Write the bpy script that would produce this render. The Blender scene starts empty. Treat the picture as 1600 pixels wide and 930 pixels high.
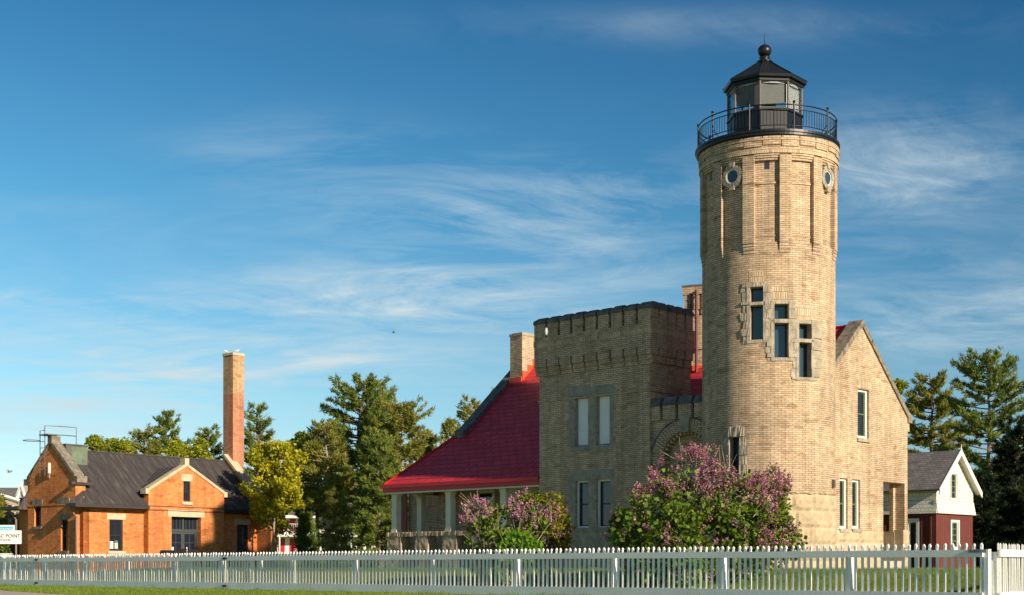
import bpy, bmesh, math, random
import numpy as np
from mathutils import Vector, geometry
random.seed(7)
RS = np.random.RandomState(11)
D2R = math.radians
C = bpy.context.scene.collection
F, HZ, CX, CZ = 2250.0, 886.0, 800.0, 0.72      # focal length, horizon row, centre column of the survey, eye height
XP = lambda px: (px - CX) / F
def WP(px, py, Y): return Vector((XP(px) * Y, Y, CZ + (HZ - py) / F * Y))
def zy(py, Y): return CZ + (HZ - py) / F * Y

# ------------------------------------------------------------------ mesh builder
class MB:
    def __init__(s): s.v = []; s.f = []; s.cyl = None
    def add(s, vs, fs):
        n = len(s.v); s.v += [tuple(p) for p in vs]; s.f += [tuple(i + n for i in f) for f in fs]; return s
    def box(s, fr, x0, x1, y0, y1, z0, z1):
        vs = [fr(x, y, z) for x in (x0, x1) for y in (y0, y1) for z in (z0, z1)]
        return s.add(vs, [(0,1,3,2),(4,6,7,5),(0,4,5,1),(2,3,7,6),(0,2,6,4),(1,5,7,3)])
    def hexa(s, b, t):      # bottom ring, top ring (lists of points)
        n = len(b)
        return s.add(list(b) + list(t), [tuple(range(n))[::-1], tuple(range(n, 2*n))] + [(i, (i+1) % n, (i+1) % n + n, i + n) for i in range(n)])
    def wall(s, P, outer, holes, off):
        """P(s,z)->front point, off vector to the back; outer/holes are loops of (s,z)"""
        loops = [outer] + [list(h) for h in holes]
        pts = [p for l in loops for p in l]
        tris = geometry.tessellate_polygon([[Vector((p[0], p[1], 0)) for p in l] for l in loops])
        fr = [Vector(P(*p)) for p in pts]; bk = [p + off for p in fr]; n = len(pts)
        fs = [tuple(t) for t in tris] + [tuple(i + n for i in t[::-1]) for t in tris]
        k = 0
        for l in loops:
            m = len(l)
            fs += [(k+i, k+(i+1) % m, k+(i+1) % m + n, k+i+n) for i in range(m)]
            k += m
        return s.add(fr + bk, fs)
    def tube(s, pts, rad, n=6, cap=True):
        pts = [Vector(p) for p in pts]
        if not hasattr(rad, '__len__'): rad = [rad] * len(pts)
        base = len(s.v); ref = None
        for i, p in enumerate(pts):
            d = (pts[min(i+1, len(pts)-1)] - pts[max(i-1, 0)])
            d = d.normalized() if d.length > 1e-9 else Vector((0,0,1))
            if ref is None: ref = Vector((0,0,1)) if abs(d.z) < .9 else Vector((1,0,0))
            x = d.cross(ref)
            if x.length < 1e-6: x = d.orthogonal()
            x.normalize(); y = d.cross(x).normalized()
            for k in range(n):
                a = 2*math.pi*k/n; s.v.append(tuple(p + x*math.cos(a)*rad[i] + y*math.sin(a)*rad[i]))
        for i in range(len(pts)-1):
            for k in range(n):
                a = base+i*n+k; b = base+i*n+(k+1) % n
                s.f.append((a, b, b+n, a+n))
        if cap:
            s.f.append(tuple(base+k for k in range(n))[::-1]); s.f.append(tuple(base+(len(pts)-1)*n+k for k in range(n)))
        return s
    def lathe(s, c, prof, n=24, a0=0):
        base = len(s.v)
        for r, z in prof:
            for k in range(n):
                a = a0 + 2*math.pi*k/n; s.v.append((c[0]+r*math.cos(a), c[1]+r*math.sin(a), z))
        for i in range(len(prof)-1):
            for k in range(n):
                a = base+i*n+k; b = base+i*n+(k+1) % n; s.f.append((a, b, b+n, a+n))
        s.f.append(tuple(base+k for k in range(n))[::-1]); s.f.append(tuple(base+(len(prof)-1)*n+k for k in range(n)))
        return s
    def arc(s, c, r0, r1, t0, t1, z0, z1, n=None, jit=0):   # curved solid between two radii / angles / heights
        n = n or max(1, int(abs(t1-t0)/D2R(2.5))+1)
        base = len(s.v)
        for i in range(n+1):
            t = t0+(t1-t0)*i/n
            for r, z in ((r0, z0), (r1, z0), (r1, z1), (r0, z1)):
                rr = r + (random.uniform(-jit, jit) if r == r1 else 0)
                s.v.append((c[0]+rr*math.cos(t), c[1]+rr*math.sin(t), z))
        for i in range(n):
            for k in range(4):
                a = base+i*4+k; b = base+i*4+(k+1) % 4; s.f.append((a, b, b+4, a+4))
        s.f.append((base+3, base+2, base+1, base)); s.f.append((base+n*4, base+n*4+1, base+n*4+2, base+n*4+3))
        return s
    def build(s, name, mat, parent=None, smooth=False, recalc=True, loc=None):
        me = bpy.data.meshes.new(name)
        off = Vector((0,0,0))
        if parent is not None: off = ORIG.get(parent.name, Vector((0,0,0)))
        elif loc is not None: off = Vector(loc)
        me.from_pydata([(x-off.x, y-off.y, z-off.z) for x, y, z in s.v], [], s.f)
        if recalc:
            bm = bmesh.new(); bm.from_mesh(me); bmesh.ops.recalc_face_normals(bm, faces=bm.faces); bm.to_mesh(me); bm.free()
        uvl = me.uv_layers.new(name='UVMap').data
        for p in me.polygons:
            n = p.normal
            if s.cyl and abs(n.z) < .6:
                c, r = s.cyl
                cc = p.center + off; ac = math.atan2(cc.y-c[1], cc.x-c[0])
                for li in p.loop_indices:
                    q = me.vertices[me.loops[li].vertex_index].co + off
                    a = math.atan2(q.y-c[1], q.x-c[0])
                    while a-ac > math.pi: a -= 2*math.pi
                    while a-ac < -math.pi: a += 2*math.pi
                    uvl[li].uv = (a*r, q.z)
            else:
                if abs(n.z) > .995: t = Vector((1,0,0)); w = Vector((0,1,0))
                else:
                    t = Vector((0,0,1)).cross(n).normalized(); w = n.cross(t)
                for li in p.loop_indices:
                    q = me.vertices[me.loops[li].vertex_index].co + off
                    uvl[li].uv = (q.dot(t), q.dot(w))
        if smooth:
            for p in me.polygons: p.use_smooth = True
        me.materials.append(mat)
        o = bpy.data.objects.new(name, me); C.objects.link(o)
        if parent is not None: o.parent = parent; ORIG[o.name] = off
        else: o.location = off; ORIG[o.name] = off
        return o
ORIG = {}
def tag(o, label=None, cat=None, group=None, kind=None):
    if label: o['label'] = label
    if cat: o['category'] = cat
    if group: o['group'] = group
    if kind: o['kind'] = kind
    return o
def thing(name, loc, label, cat, group=None):
    o = bpy.data.objects.new(name, None); C.objects.link(o); o.location = loc; ORIG[o.name] = Vector(loc)
    return tag(o, label, cat, group)
def struct(o): o['kind'] = 'structure'; return o
def mesh_np(name, V, Fc, mat, parent=None, loc=None, smooth=False):
    me = bpy.data.meshes.new(name)
    off = np.array(ORIG[parent.name] if parent is not None else (loc or (0,0,0)))
    V = np.asarray(V, dtype=np.float32) - off.astype(np.float32); Fc = np.asarray(Fc, dtype=np.int32)
    k = Fc.shape[1]
    me.vertices.add(len(V)); me.vertices.foreach_set('co', V.ravel())
    me.loops.add(Fc.size); me.loops.foreach_set('vertex_index', Fc.ravel())
    me.polygons.add(len(Fc)); me.polygons.foreach_set('loop_start', np.arange(0, Fc.size, k, dtype=np.int32))
    me.polygons.foreach_set('loop_total', np.full(len(Fc), k, dtype=np.int32))
    me.update(calc_edges=True); me.materials.append(mat)
    if smooth: me.polygons.foreach_set('use_smooth', np.ones(len(Fc), dtype=bool))
    o = bpy.data.objects.new(name, me); C.objects.link(o)
    if parent is not None: o.parent = parent
    else: o.location = Vector(off)
    ORIG[o.name] = Vector(off)
    return o

# ------------------------------------------------------------------ materials
def newmat(name):
    m = bpy.data.materials.new(name); m.use_nodes = True; nt = m.node_tree
    return m, nt, nt.nodes['Principled BSDF']
def N(nt, t, **kw):
    n = nt.nodes.new(t)
    for k, v in kw.items():
        if k in n.inputs: n.inputs[k].default_value = v
        else: setattr(n, k, v)
    return n
def L(nt, a, b): nt.links.new(a, b)
def rgb(c): return (c[0], c[1], c[2], 1)
def mixc(nt, fac, a, b, mode='MIX'):
    n = nt.nodes.new('ShaderNodeMix'); n.data_type = 'RGBA'; n.blend_type = mode
    for sock, val in ((n.inputs[0], fac), (n.inputs[6], a), (n.inputs[7], b)):
        if hasattr(val, 'is_linked') or isinstance(val, bpy.types.NodeSocket): L(nt, val, sock)
        else: sock.default_value = val if not isinstance(val, tuple) else rgb(val)
    return n.outputs[2]
def ramp(nt, src, stops):
    r = nt.nodes.new('ShaderNodeValToRGB'); L(nt, src, r.inputs[0])
    e = r.color_ramp.elements
    while len(e) < len(stops): e.new(.5)
    for i, (p, c) in enumerate(stops):
        e[i].position = p; e[i].color = rgb(c) if hasattr(c, '__len__') else (c, c, c, 1)
    return r.outputs[0]
def noise(nt, vec, scale, detail=4, rough=.55, dist=0):
    n = N(nt, 'ShaderNodeTexNoise', Scale=scale, Detail=detail, Roughness=rough, Distortion=dist)
    if vec is not None: L(nt, vec, n.inputs['Vector'])
    return n.outputs['Fac']
def geo(nt): return nt.nodes.new('ShaderNodeNewGeometry').outputs['Position']

def plain(name, col, rough=.6, var=.15, vs=3.0, metal=0, bump=0, bs=20, spec=.4):
    m, nt, b = newmat(name); p = geo(nt)
    f = noise(nt, p, vs, 5)
    lo = tuple(c*(1-var) for c in col); hi = tuple(min(1, c*(1+var)) for c in col)
    L(nt, ramp(nt, f, [(.3, lo), (.7, hi)]), b.inputs['Base Color'])
    b.inputs['Roughness'].default_value = rough; b.inputs['Metallic'].default_value = metal
    b.inputs['Specular IOR Level'].default_value = spec
    if bump:
        bn = N(nt, 'ShaderNodeBump', Strength=bump, Distance=.02); L(nt, noise(nt, p, bs, 6, .65), bn.inputs['Height']); L(nt, bn.outputs[0], b.inputs['Normal'])
    return m
def brick(name, c1, c2, mortar, w=.22, h=.064, ms=.009, stain=None, bias=0, stainamt=.5, topstain=None, split=None):
    m, nt, b = newmat(name)
    uv = N(nt, 'ShaderNodeUVMap', uv_map='UVMap').outputs[0]
    def bt(a, c):
        t = nt.nodes.new('ShaderNodeTexBrick'); L(nt, uv, t.inputs['Vector'])
        t.inputs['Color1'].default_value = rgb(a); t.inputs['Color2'].default_value = rgb(c); t.inputs['Mortar'].default_value = rgb(mortar)
        t.inputs['Scale'].default_value = 1; t.inputs['Mortar Size'].default_value = ms; t.inputs['Mortar Smooth'].default_value = .3
        t.inputs['Bias'].default_value = bias; t.inputs['Brick Width'].default_value = w; t.inputs['Row Height'].default_value = h
        return t
    t = bt(c1, c2); col = t.outputs['Color']; p = geo(nt)
    if split:   # other brick above a given height
        zc, d1, d2 = split
        t2 = bt(d1, d2)
        sx = nt.nodes.new('ShaderNodeSeparateXYZ'); L(nt, p, sx.inputs[0])
        g = N(nt, 'ShaderNodeMath', operation='GREATER_THAN'); L(nt, sx.outputs[2], g.inputs[0]); g.inputs[1].default_value = zc
        col = mixc(nt, g.outputs[0], col, t2.outputs['Color'])
    f1 = noise(nt, p, .55, 5, .6); f2 = noise(nt, p, 6, 4, .6)
    col = mixc(nt, 1.0, col, ramp(nt, f1, [(.3, (.80,.80,.80)), (.7, (1.14,1.12,1.08))]), 'MULTIPLY')
    col = mixc(nt, 1.0, col, ramp(nt, f2, [(.3, (.84,.84,.84)), (.7, (1.12,1.12,1.12))]), 'MULTIPLY')
    bm_ = N(nt, 'ShaderNodeMapping'); bm_.inputs['Scale'].default_value = (1/w*.97, 1/h*.93, 1); L(nt, uv, bm_.inputs[0])     # odd bricks: darker or redder
    wn = N(nt, 'ShaderNodeTexVoronoi', Scale=.62); wn.feature = 'F1'; L(nt, bm_.outputs[0], wn.inputs['Vector'])
    sc_ = nt.nodes.new('ShaderNodeSeparateColor'); L(nt, wn.outputs['Color'], sc_.inputs[0])
    col = mixc(nt, 1.0, col, ramp(nt, sc_.outputs[0], [(0, (.70,.66,.60)), (.10, (.97,.96,.95)), (.86, (1.0,1.0,1.0)), (1, (1.16,1.08,.98))]), 'MULTIPLY')
    st = N(nt, 'ShaderNodeMapping'); st.inputs['Scale'].default_value = (2.4, .16, 1); L(nt, uv, st.inputs[0])        # rain streaks
    col = mixc(nt, 1.0, col, ramp(nt, noise(nt, st.outputs[0], 1.3, 5, .65), [(.36, (.80,.78,.76)), (.56, (1.03,1.03,1.03))]), 'MULTIPLY')
    if stain:
        vs = N(nt, 'ShaderNodeMapping'); vs.inputs['Scale'].default_value = (1.2, 1.2, .25); L(nt, p, vs.inputs[0])
        fs = noise(nt, vs.outputs[0], 1.1, 6, .7)
        fm = ramp(nt, fs, [(.52, 0.0), (.72, stainamt)])
        col = mixc(nt, fm, col, stain)
    L(nt, col, b.inputs['Base Color']); b.inputs['Roughness'].default_value = .9; b.inputs['Specular IOR Level'].default_value = .15
    inv = N(nt, 'ShaderNodeMath', operation='MULTIPLY_ADD'); L(nt, t.outputs['Fac'], inv.inputs[0]); inv.inputs[1].default_value = -1; L(nt, f2, inv.inputs[2])
    bn = N(nt, 'ShaderNodeBump', Strength=.55, Distance=.012); L(nt, inv.outputs[0], bn.inputs['Height']); L(nt, bn.outputs[0], b.inputs['Normal'])
    return m
def foliage(name, c1, c2, c3, sc=1.2, trans=.42, rough=.6):
    m, nt, b = newmat(name); p = geo(nt)
    ri = nt.nodes.new('ShaderNodeNewGeometry').outputs['Random Per Island']
    f = noise(nt, p, sc, 4, .6)
    c = ramp(nt, f, [(.3, c1), (.5, c2), (.72, c3)])
    c = mixc(nt, 1.0, c, ramp(nt, ri, [(0, (.62,.66,.6)), (1, (1.35,1.3,1.25))]), 'MULTIPLY')
    L(nt, c, b.inputs['Base Color']); b.inputs['Roughness'].default_value = rough; b.inputs['Specular IOR Level'].default_value = .25
    tr = nt.nodes.new('ShaderNodeBsdfTranslucent'); L(nt, c, tr.inputs[0])
    mx = nt.nodes.new('ShaderNodeMixShader'); mx.inputs[0].default_value = trans
    L(nt, b.outputs[0], mx.inputs[1]); L(nt, tr.outputs[0], mx.inputs[2]); L(nt, mx.outputs[0], nt.nodes['Material Output'].inputs[0])
    return m
def rowmat(name, c1, c2, joint, w, h, ms=.012, off=.5, rough=.8, bump=.5, var=.2, spec=.3):   # shingles, siding, ashlar
    m, nt, b = newmat(name)
    uv = N(nt, 'ShaderNodeUVMap', uv_map='UVMap').outputs[0]; p = geo(nt)
    t = nt.nodes.new('ShaderNodeTexBrick'); L(nt, uv, t.inputs['Vector']); t.offset = off
    for k, v in (('Color1', rgb(c1)), ('Color2', rgb(c2)), ('Mortar', rgb(joint)), ('Scale', 1), ('Mortar Size', ms), ('Mortar Smooth', .4), ('Brick Width', w), ('Row Height', h)): t.inputs[k].default_value = v
    f = noise(nt, p, 2.2, 6, .65); f2 = noise(nt, p, 18, 4, .6)
    col = mixc(nt, 1.0, t.outputs['Color'], ramp(nt, f, [(.3, 1-var), (.7, 1+var)]), 'MULTIPLY')
    col = mixc(nt, 1.0, col, ramp(nt, f2, [(.3, .9), (.7, 1.08)]), 'MULTIPLY')
    L(nt, col, b.inputs['Base Color']); b.inputs['Roughness'].default_value = rough; b.inputs['Specular IOR Level'].default_value = spec
    inv = N(nt, 'ShaderNodeMath', operation='MULTIPLY_ADD'); L(nt, t.outputs['Fac'], inv.inputs[0]); inv.inputs[1].default_value = -1; L(nt, f2, inv.inputs[2])
    bn = N(nt, 'ShaderNodeBump', Strength=bump, Distance=.02); L(nt, inv.outputs[0], bn.inputs['Height']); L(nt, bn.outputs[0], b.inputs['Normal'])
    return m
def glass_dark(name, col=(.015,.02,.03), rough=.03):
    m, nt, b = newmat(name); p = geo(nt)
    b.inputs['Base Color'].default_value = rgb(col); b.inputs['Roughness'].default_value = rough
    b.inputs['Specular IOR Level'].default_value = .6
    bn = N(nt, 'ShaderNodeBump', Strength=.08, Distance=.02); L(nt, noise(nt, p, 2.5, 2), bn.inputs['Height']); L(nt, bn.outputs[0], b.inputs['Normal'])
    return m

M = {}
M['cream'] = brick('cream_brick', (.66,.505,.355), (.49,.37,.255), (.25,.19,.135), stain=(.27,.20,.13), stainamt=.38)
M['soldier'] = brick('cream_brick_on_end', (.71,.555,.39), (.53,.405,.275), (.29,.225,.16), w=.075, h=.235)
M['orange'] = brick('orange_brick', (.78,.28,.088), (.62,.20,.062), (.46,.22,.11), w=.22, h=.072, ms=.011)
M['stack'] = brick('stack_brick', (.56,.235,.13), (.47,.19,.105), (.5,.33,.24), w=.22, h=.08, split=(9.25, (.60,.41,.21), (.46,.30,.15)))
M['stone'] = plain('grey_limestone', (.36,.31,.235), .9, .3, 4, bump=.9, bs=14)
M['stone_dark'] = plain('lichen_dark_stone', (.13,.125,.125), .95, .45, 5, bump=.9, bs=12)
M['stone_grey'] = plain('castle_window_stone', (.31,.275,.225), .92, .25, 4, bump=.7, bs=16)
M['coping'] = plain('weathered_coping_stone', (.20,.175,.14), .95, .5, 5, bump=.8, bs=14)
M['rock'] = plain('rock_faced_stone', (.46,.36,.235), .92, .22, 2.5, bump=1.0, bs=9)
M['rockpink'] = plain('pink_rubble_stone', (.42,.31,.22), .92, .4, 4, bump=1.0, bs=12)
M['lintel'] = plain('pale_lintel_stone', (.52,.43,.29), .85, .15, 3, bump=.3)
M['redroof'] = rowmat('red_metal_shingle', (.66,.036,.058), (.54,.028,.046), (.22,.014,.024), .40, .26, .02, rough=.5, bump=.9, var=.16, spec=.5)
M['redmetal'] = plain('red_painted_metal', (.50,.02,.022), .4, .08)
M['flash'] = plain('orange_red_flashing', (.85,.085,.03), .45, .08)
M['black'] = plain('black_painted_iron', (.010,.012,.015), .38, .2, 3, spec=.35)
M['greyiron'] = plain('grey_painted_iron', (.12,.11,.105), .5, .15)
M['fence_sign'] = plain('grey_sign_plate', (.34,.36,.36), .6, .08)
M['pipe'] = plain('brown_downspout', (.22,.15,.13), .5, .1)
M['bounce_road'] = plain('pale_bounce_road', (.26,.25,.23), .9, .12, .8, bump=.3)
M['greyblind'] = plain('grey_lantern_curtain', (.13,.135,.135), .8, .08)
M['gutter2'] = plain('bronze_gutter', (.05,.038,.033), .5, .15)
M['wing'] = plain('gull_wing_grey', (.35,.36,.38), .8, .1)
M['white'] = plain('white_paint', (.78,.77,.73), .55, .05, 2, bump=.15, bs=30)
M['fence'] = plain('fence_white_paint', (.91,.90,.86), .5, .07, 1.5, bump=.2, bs=25)
M['creamtrim'] = plain('cream_painted_wood', (.66,.62,.50), .55, .06)
M['greensash'] = plain('green_painted_sash', (.10,.15,.075), .5, .1)
M['darksash'] = plain('dark_sash_paint', (.03,.03,.035), .45, .15)
M['doorgrey'] = plain('dark_grey_door_paint', (.055,.06,.065), .5, .1)
M['blind'] = plain('pale_window_blind', (.86,.88,.84), .7, .03)
M['glass'] = glass_dark('window_glass')
M['bluepane'] = glass_dark('blue_window_glass', (.03,.06,.09))
M['rust'] = plain('dark_red_downpipe', (.10,.015,.018), .5, .15)
M['copper'] = plain('green_copper', (.13,.17,.12), .7, .35, 2.5)
M['coppergrey'] = plain('grey_copper', (.10,.10,.085), .7, .35, 2.5)
M['bark'] = plain('pine_bark', (.17,.12,.09), .95, .4, 6, bump=.8, bs=20)
M['barkpale'] = plain('pale_bark', (.34,.27,.19), .95, .3, 6, bump=.6, bs=20)
M['pinkboard'] = rowmat('brown_board_partition', (.26,.11,.085), (.24,.10,.08), (.13,.06,.05), .12, 9.0, .012, bump=.4, var=.06)
M['redboard'] = rowmat('dark_red_boards', (.145,.04,.031), (.125,.033,.027), (.08,.02,.018), .2, 9.0, .02, bump=.8, var=.12)
M['whiteshingle'] = rowmat('white_wood_shingle', (.76,.74,.66), (.70,.68,.60), (.42,.40,.36), .17, .16, .012, bump=.5, var=.08)
M['greyshingle'] = rowmat('grey_roof_shingle', (.22,.205,.20), (.15,.14,.135), (.08,.075,.075), .2, .14, .012, bump=.6, var=.2)
M['tan'] = plain('tan_siding', (.42,.32,.21), .8, .1)
M['reddoor'] = plain('red_door_paint', (.45,.02,.03), .5, .1)
M['curtain'] = plain('pale_curtain', (.55,.52,.42), .8, .1)
M['bluepaint'] = plain('slate_blue_paint', (.09,.16,.24), .6, .1)
M['cyan'] = plain('cyan_sign_paint', (.05,.45,.60), .5, .03)
M['ink'] = plain('dark_sign_ink', (.10,.05,.05), .6, .05)
M['gull'] = plain('gull_feathers', (.75,.75,.75), .8, .1, 8)
M['concrete'] = plain('pale_concrete', (.42,.37,.30), .9, .15, 1.5, bump=.3)
M['ceiling'] = plain('lantern_ceiling_paint', (.30,.33,.35), .7, .1)
# standing seam roof: dark bronze with streaks
def seam_mat():
    m, nt, b = newmat('dark_bronze_roof'); p = geo(nt)
    uv = N(nt, 'ShaderNodeUVMap', uv_map='UVMap').outputs[0]
    mp = N(nt, 'ShaderNodeMapping'); mp.inputs['Scale'].default_value = (3.5, .5, 1); L(nt, uv, mp.inputs[0])
    f = noise(nt, mp.outputs[0], 1.6, 6, .65); g = noise(nt, p, 9, 5, .7)
    c = ramp(nt, f, [(.3, (.040,.036,.036)), (.55, (.066,.059,.057)), (.8, (.15,.135,.125))])
    c = mixc(nt, ramp(nt, g, [(.68, 0.0), (.74, .5)]), c, (.30,.25,.20))
    L(nt, c, b.inputs['Base Color']); b.inputs['Roughness'].default_value = .5; b.inputs['Specular IOR Level'].default_value = .4
    return m
M['seam'] = seam_mat()
def ground_mat():
    m, nt, b = newmat('lawn_ground'); p = geo(nt)
    f = noise(nt, p, .35, 5, .6); g = noise(nt, p, 7, 6, .7)
    c = ramp(nt, f, [(.3, (.11,.16,.018)), (.55, (.16,.215,.025)), (.75, (.22,.25,.04))])
    c = mixc(nt, 1.0, c, ramp(nt, g, [(.3, .6), (.7, 1.35)]), 'MULTIPLY')
    L(nt, c, b.inputs['Base Color']); b.inputs['Roughness'].default_value = .9; b.inputs['Specular IOR Level'].default_value = .1
    bn = N(nt, 'ShaderNodeBump', Strength=.9, Distance=.05); L(nt, g, bn.inputs['Height']); L(nt, bn.outputs[0], b.inputs['Normal'])
    return m
M['lawn'] = ground_mat()
M['grass'] = foliage('grass_blades', (.11,.18,.02), (.17,.25,.03), (.24,.29,.05), .8, .3)
M['pine1'] = foliage('pine_needles_green', (.11,.17,.04), (.20,.265,.055), (.34,.36,.08))
M['pine2'] = foliage('pine_needles_olive', (.16,.19,.035), (.27,.28,.05), (.40,.37,.08))
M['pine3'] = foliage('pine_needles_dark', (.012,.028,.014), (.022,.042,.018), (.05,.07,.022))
M['yleaf'] = foliage('yellow_green_leaves', (.27,.28,.012), (.42,.40,.018), (.55,.50,.03), 2, .4)
M['gleaf'] = foliage('mid_green_leaves', (.07,.12,.02), (.13,.19,.03), (.23,.27,.04), 1.5, .3)
M['limeleaf'] = foliage('lime_green_leaves', (.16,.21,.015), (.27,.31,.02), (.40,.38,.03), 1.5, .35)
M['lilacleaf'] = foliage('lilac_leaves', (.05,.095,.014), (.115,.185,.018), (.21,.29,.025), 3, .3)
M['brightleaf'] = foliage('bright_green_leaves', (.10,.22,.01), (.14,.30,.015), (.2,.36,.02), 3, .35)
M['yglilac'] = foliage('golden_green_leaves', (.16,.15,.012), (.27,.24,.015), (.38,.31,.02), 3, .35)
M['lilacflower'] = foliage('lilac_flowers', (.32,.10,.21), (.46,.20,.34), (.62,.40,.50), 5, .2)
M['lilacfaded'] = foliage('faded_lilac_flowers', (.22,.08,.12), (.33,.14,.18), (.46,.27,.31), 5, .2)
M['blossom'] = foliage('white_blossom', (.35,.33,.22), (.55,.52,.38), (.68,.65,.5), 4, .2)
# ------------------------------------------------------------------ OLD LIGHTHOUSE: frame with axes a (left-back) and b (right-back), origin in the round tower
TX, TY = 8.01, 45.0
AL = D2R(43.0)
ax, ay = -math.cos(AL), math.sin(AL)
bx, by = math.sin(AL), math.cos(AL)
def H(u, v, z): return Vector((TX + ax*u + bx*v, TY + ay*u + by*v, z))
def Ufor(px, v):
    k = XP(px); X0 = TX + bx*v; Y0 = TY + by*v
    return (k*Y0 - X0) / (ax - k*ay)
def Vfor(px, u):
    k = XP(px); X0 = TX + ax*u; Y0 = TY + ay*u
    return (k*Y0 - X0) / (bx - k*by)
def Zh(u, v, py): return zy(py, (TY + ay*u + by*v))
def fU(v): return lambda s, z: H(s, v, z)      # plane facing -b
def fV(u): return lambda s, z: H(u, s, z)      # plane facing -a
vecA = Vector((ax, ay, 0)); vecB = Vector((bx, by, 0))
LH = thing('lighthouse', (TX, TY, 0), 'cream brick lighthouse with round tower, castle block and red roofed house', 'lighthouse')
Tc = (TX, TY)
TH = math.atan2(-TY, -TX)              # world angle pointing at the camera from the tower
def ang(px, c=1200.5, r=102.5): return TH + math.asin(max(-.999, min(.999, (px - c) / r)))
zt = lambda py: CZ + (HZ - py) * .01911
PI = math.pi

# --- tower shaft: grid of cells with openings, real reveals
def shaft(parent):
    m = MB(); m.cyl = (Tc, 2.05)
    R = 2.05
    ops = []      # th0, th1, z0, z1
    def op(x0, x1, y0, y1, r=2.05):
        a0, a1 = sorted((ang(x0), ang(x1))); am = (a0+a1)/2
        Yd = TY + r*math.sin(am)
        ops.append((a0, a1, zy(y1, Yd), zy(y0, Yd)))
    for q in ((1173.7,1193,448.6,472), (1173.7,1193,477,531), (1209.3,1230,475,498.5), (1209.3,1230,505,558.7), (1245.4,1263.5,506,529.5), (1245.4,1263.5,535.5,589.6), (1143,1158,683,742)):
        op(*q)
    zs = sorted({-.3, 2.94, 10.25, 4.5, 6, 8, 9.3} | {z for o in ops for z in o[2:]})
    ths = sorted({TH + PI + D2R(k*3) for k in range(-60, 60)} | {t for o in ops for t in o[:2]} )
    lo = TH - PI; ths = sorted(set((t - lo) % (2*PI) + lo for t in ths)); ths.append(ths[0] + 2*PI)
    idx = {}
    def vid(i, j):
        if (i, j) not in idx:
            t = ths[i]; idx[(i, j)] = len(m.v); m.v.append((Tc[0]+R*math.cos(t), Tc[1]+R*math.sin(t), zs[j]))
        return idx[(i, j)]
    n = len(ths) - 1
    for i in range(n):
        tm = (ths[i]+ths[i+1])/2
        for j in range(len(zs)-1):
            zm = (zs[j]+zs[j+1])/2
            if any(o[0] < tm < o[1] and o[2] < zm < o[3] for o in ops): continue
            m.f.append((vid(i, j), vid(i+1, j), vid(i+1, j+1), vid(i, j+1)))
    o = m.build('round_tower', M['cream'], parent, recalc=False)
    return o, ops
tower, TOPS = shaft(LH)
# window linings + panes in the tower
D = .28
for k, (a0, a1, z0, z1) in enumerate(TOPS):
    am = (a0+a1)/2; rad = Vector((math.cos(am), math.sin(am), 0)); tan = Vector((-math.sin(am), math.cos(am), 0))
    c = Vector((Tc[0], Tc[1], 0)); hw = 2.05*math.sin((a1-a0)/2)
    P = lambda x, r, z: c + rad*r + tan*x + Vector((0, 0, z))
    m = MB()
    ro, ri = 2.05*math.cos((a1-a0)/2)+.02, 2.05-D
    for x0, x1 in ((-hw-.10, -hw), (hw, hw+.10)):
        m.hexa([P(x0, ri-.05, z0-.1), P(x1, ri-.05, z0-.1), P(x1, ro, z0-.1), P(x0, ro, z0-.1)], [P(x0, ri-.05, z1+.1), P(x1, ri-.05, z1+.1), P(x1, ro, z1+.1), P(x0, ro, z1+.1)])
    for zz0, zz1 in ((z0-.1, z0), (z1, z1+.1)):
        m.hexa([P(-hw, ri-.05, zz0), P(hw, ri-.05, zz0), P(hw, ro, zz0), P(-hw, ro, zz0)], [P(-hw, ri-.05, zz1), P(hw, ri-.05, zz1), P(hw, ro, zz1), P(-hw, ro, zz1)])
    w = m.build('window', M['stone'], LH)
    m = MB(); f = .035
    for x0, x1, q0, q1 in ((-hw, -hw+f, z0, z1), (hw-f, hw, z0, z1), (-hw+f, hw-f, z0, z0+f), (-hw+f, hw-f, z1-f, z1)):
        m.hexa([P(x0, ri, q0), P(x1, ri, q0), P(x1, ri+.05, q0), P(x0, ri+.05, q0)], [P(x0, ri, q1), P(x1, ri, q1), P(x1, ri+.05, q1), P(x0, ri+.05, q1)])
    m.build('window_frame', M['darksash'], w)
    m = MB(); m.hexa([P(-hw-.02, ri-.02, z0-.02), P(hw+.02, ri-.02, z0-.02), P(hw+.02, ri+.012, z0-.02), P(-hw-.02, ri+.012, z0-.02)], [P(-hw-.02, ri-.02, z1+.02), P(hw+.02, ri-.02, z1+.02), P(hw+.02, ri+.012, z1+.02), P(-hw-.02, ri+.012, z1+.02)])
    m.build('window_pane', M['bluepane'], w)
# rock faced stone round the tower windows: blocks laid round each opening
def blockarc(m, x0, x1, y0, y1, r1=2.075, jit=.008):
    a0, a1 = sorted((ang(x0), ang(x1))); Yd = TY + 2.05*math.sin((a0+a1)/2)
    za, zb = zy(y1, Yd), zy(y0, Yd)
    m.arc(Tc, 2.0, r1+random.uniform(-.012, .02), a0+.0015, a1-.0015, za+.006, zb-.006, n=max(3, int((a1-a0)/D2R(1.0))), jit=jit)
m = MB(); m.cyl = (Tc, 2.05)
def surround(m, L, R, T, B, xl, xr, rows, left_ragged=True):
    """blocks left and right of an opening column (xl..xr) between heights"""
    ys = rows
    for i in range(len(ys)-1):
        e = random.uniform(-2, 2)
        if left_ragged: blockarc(m, L + (3 if i % 2 else 0) + e*.5, xl, ys[i], ys[i+1])
        blockarc(m, xr, R + (2 if i % 2 else -1) + e*.5, ys[i], ys[i+1])
surround(m, 1160, 1205, 446, 538, 1173.7, 1193, [446, 457, 472, 477, 489, 502, 514, 526, 533])
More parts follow.
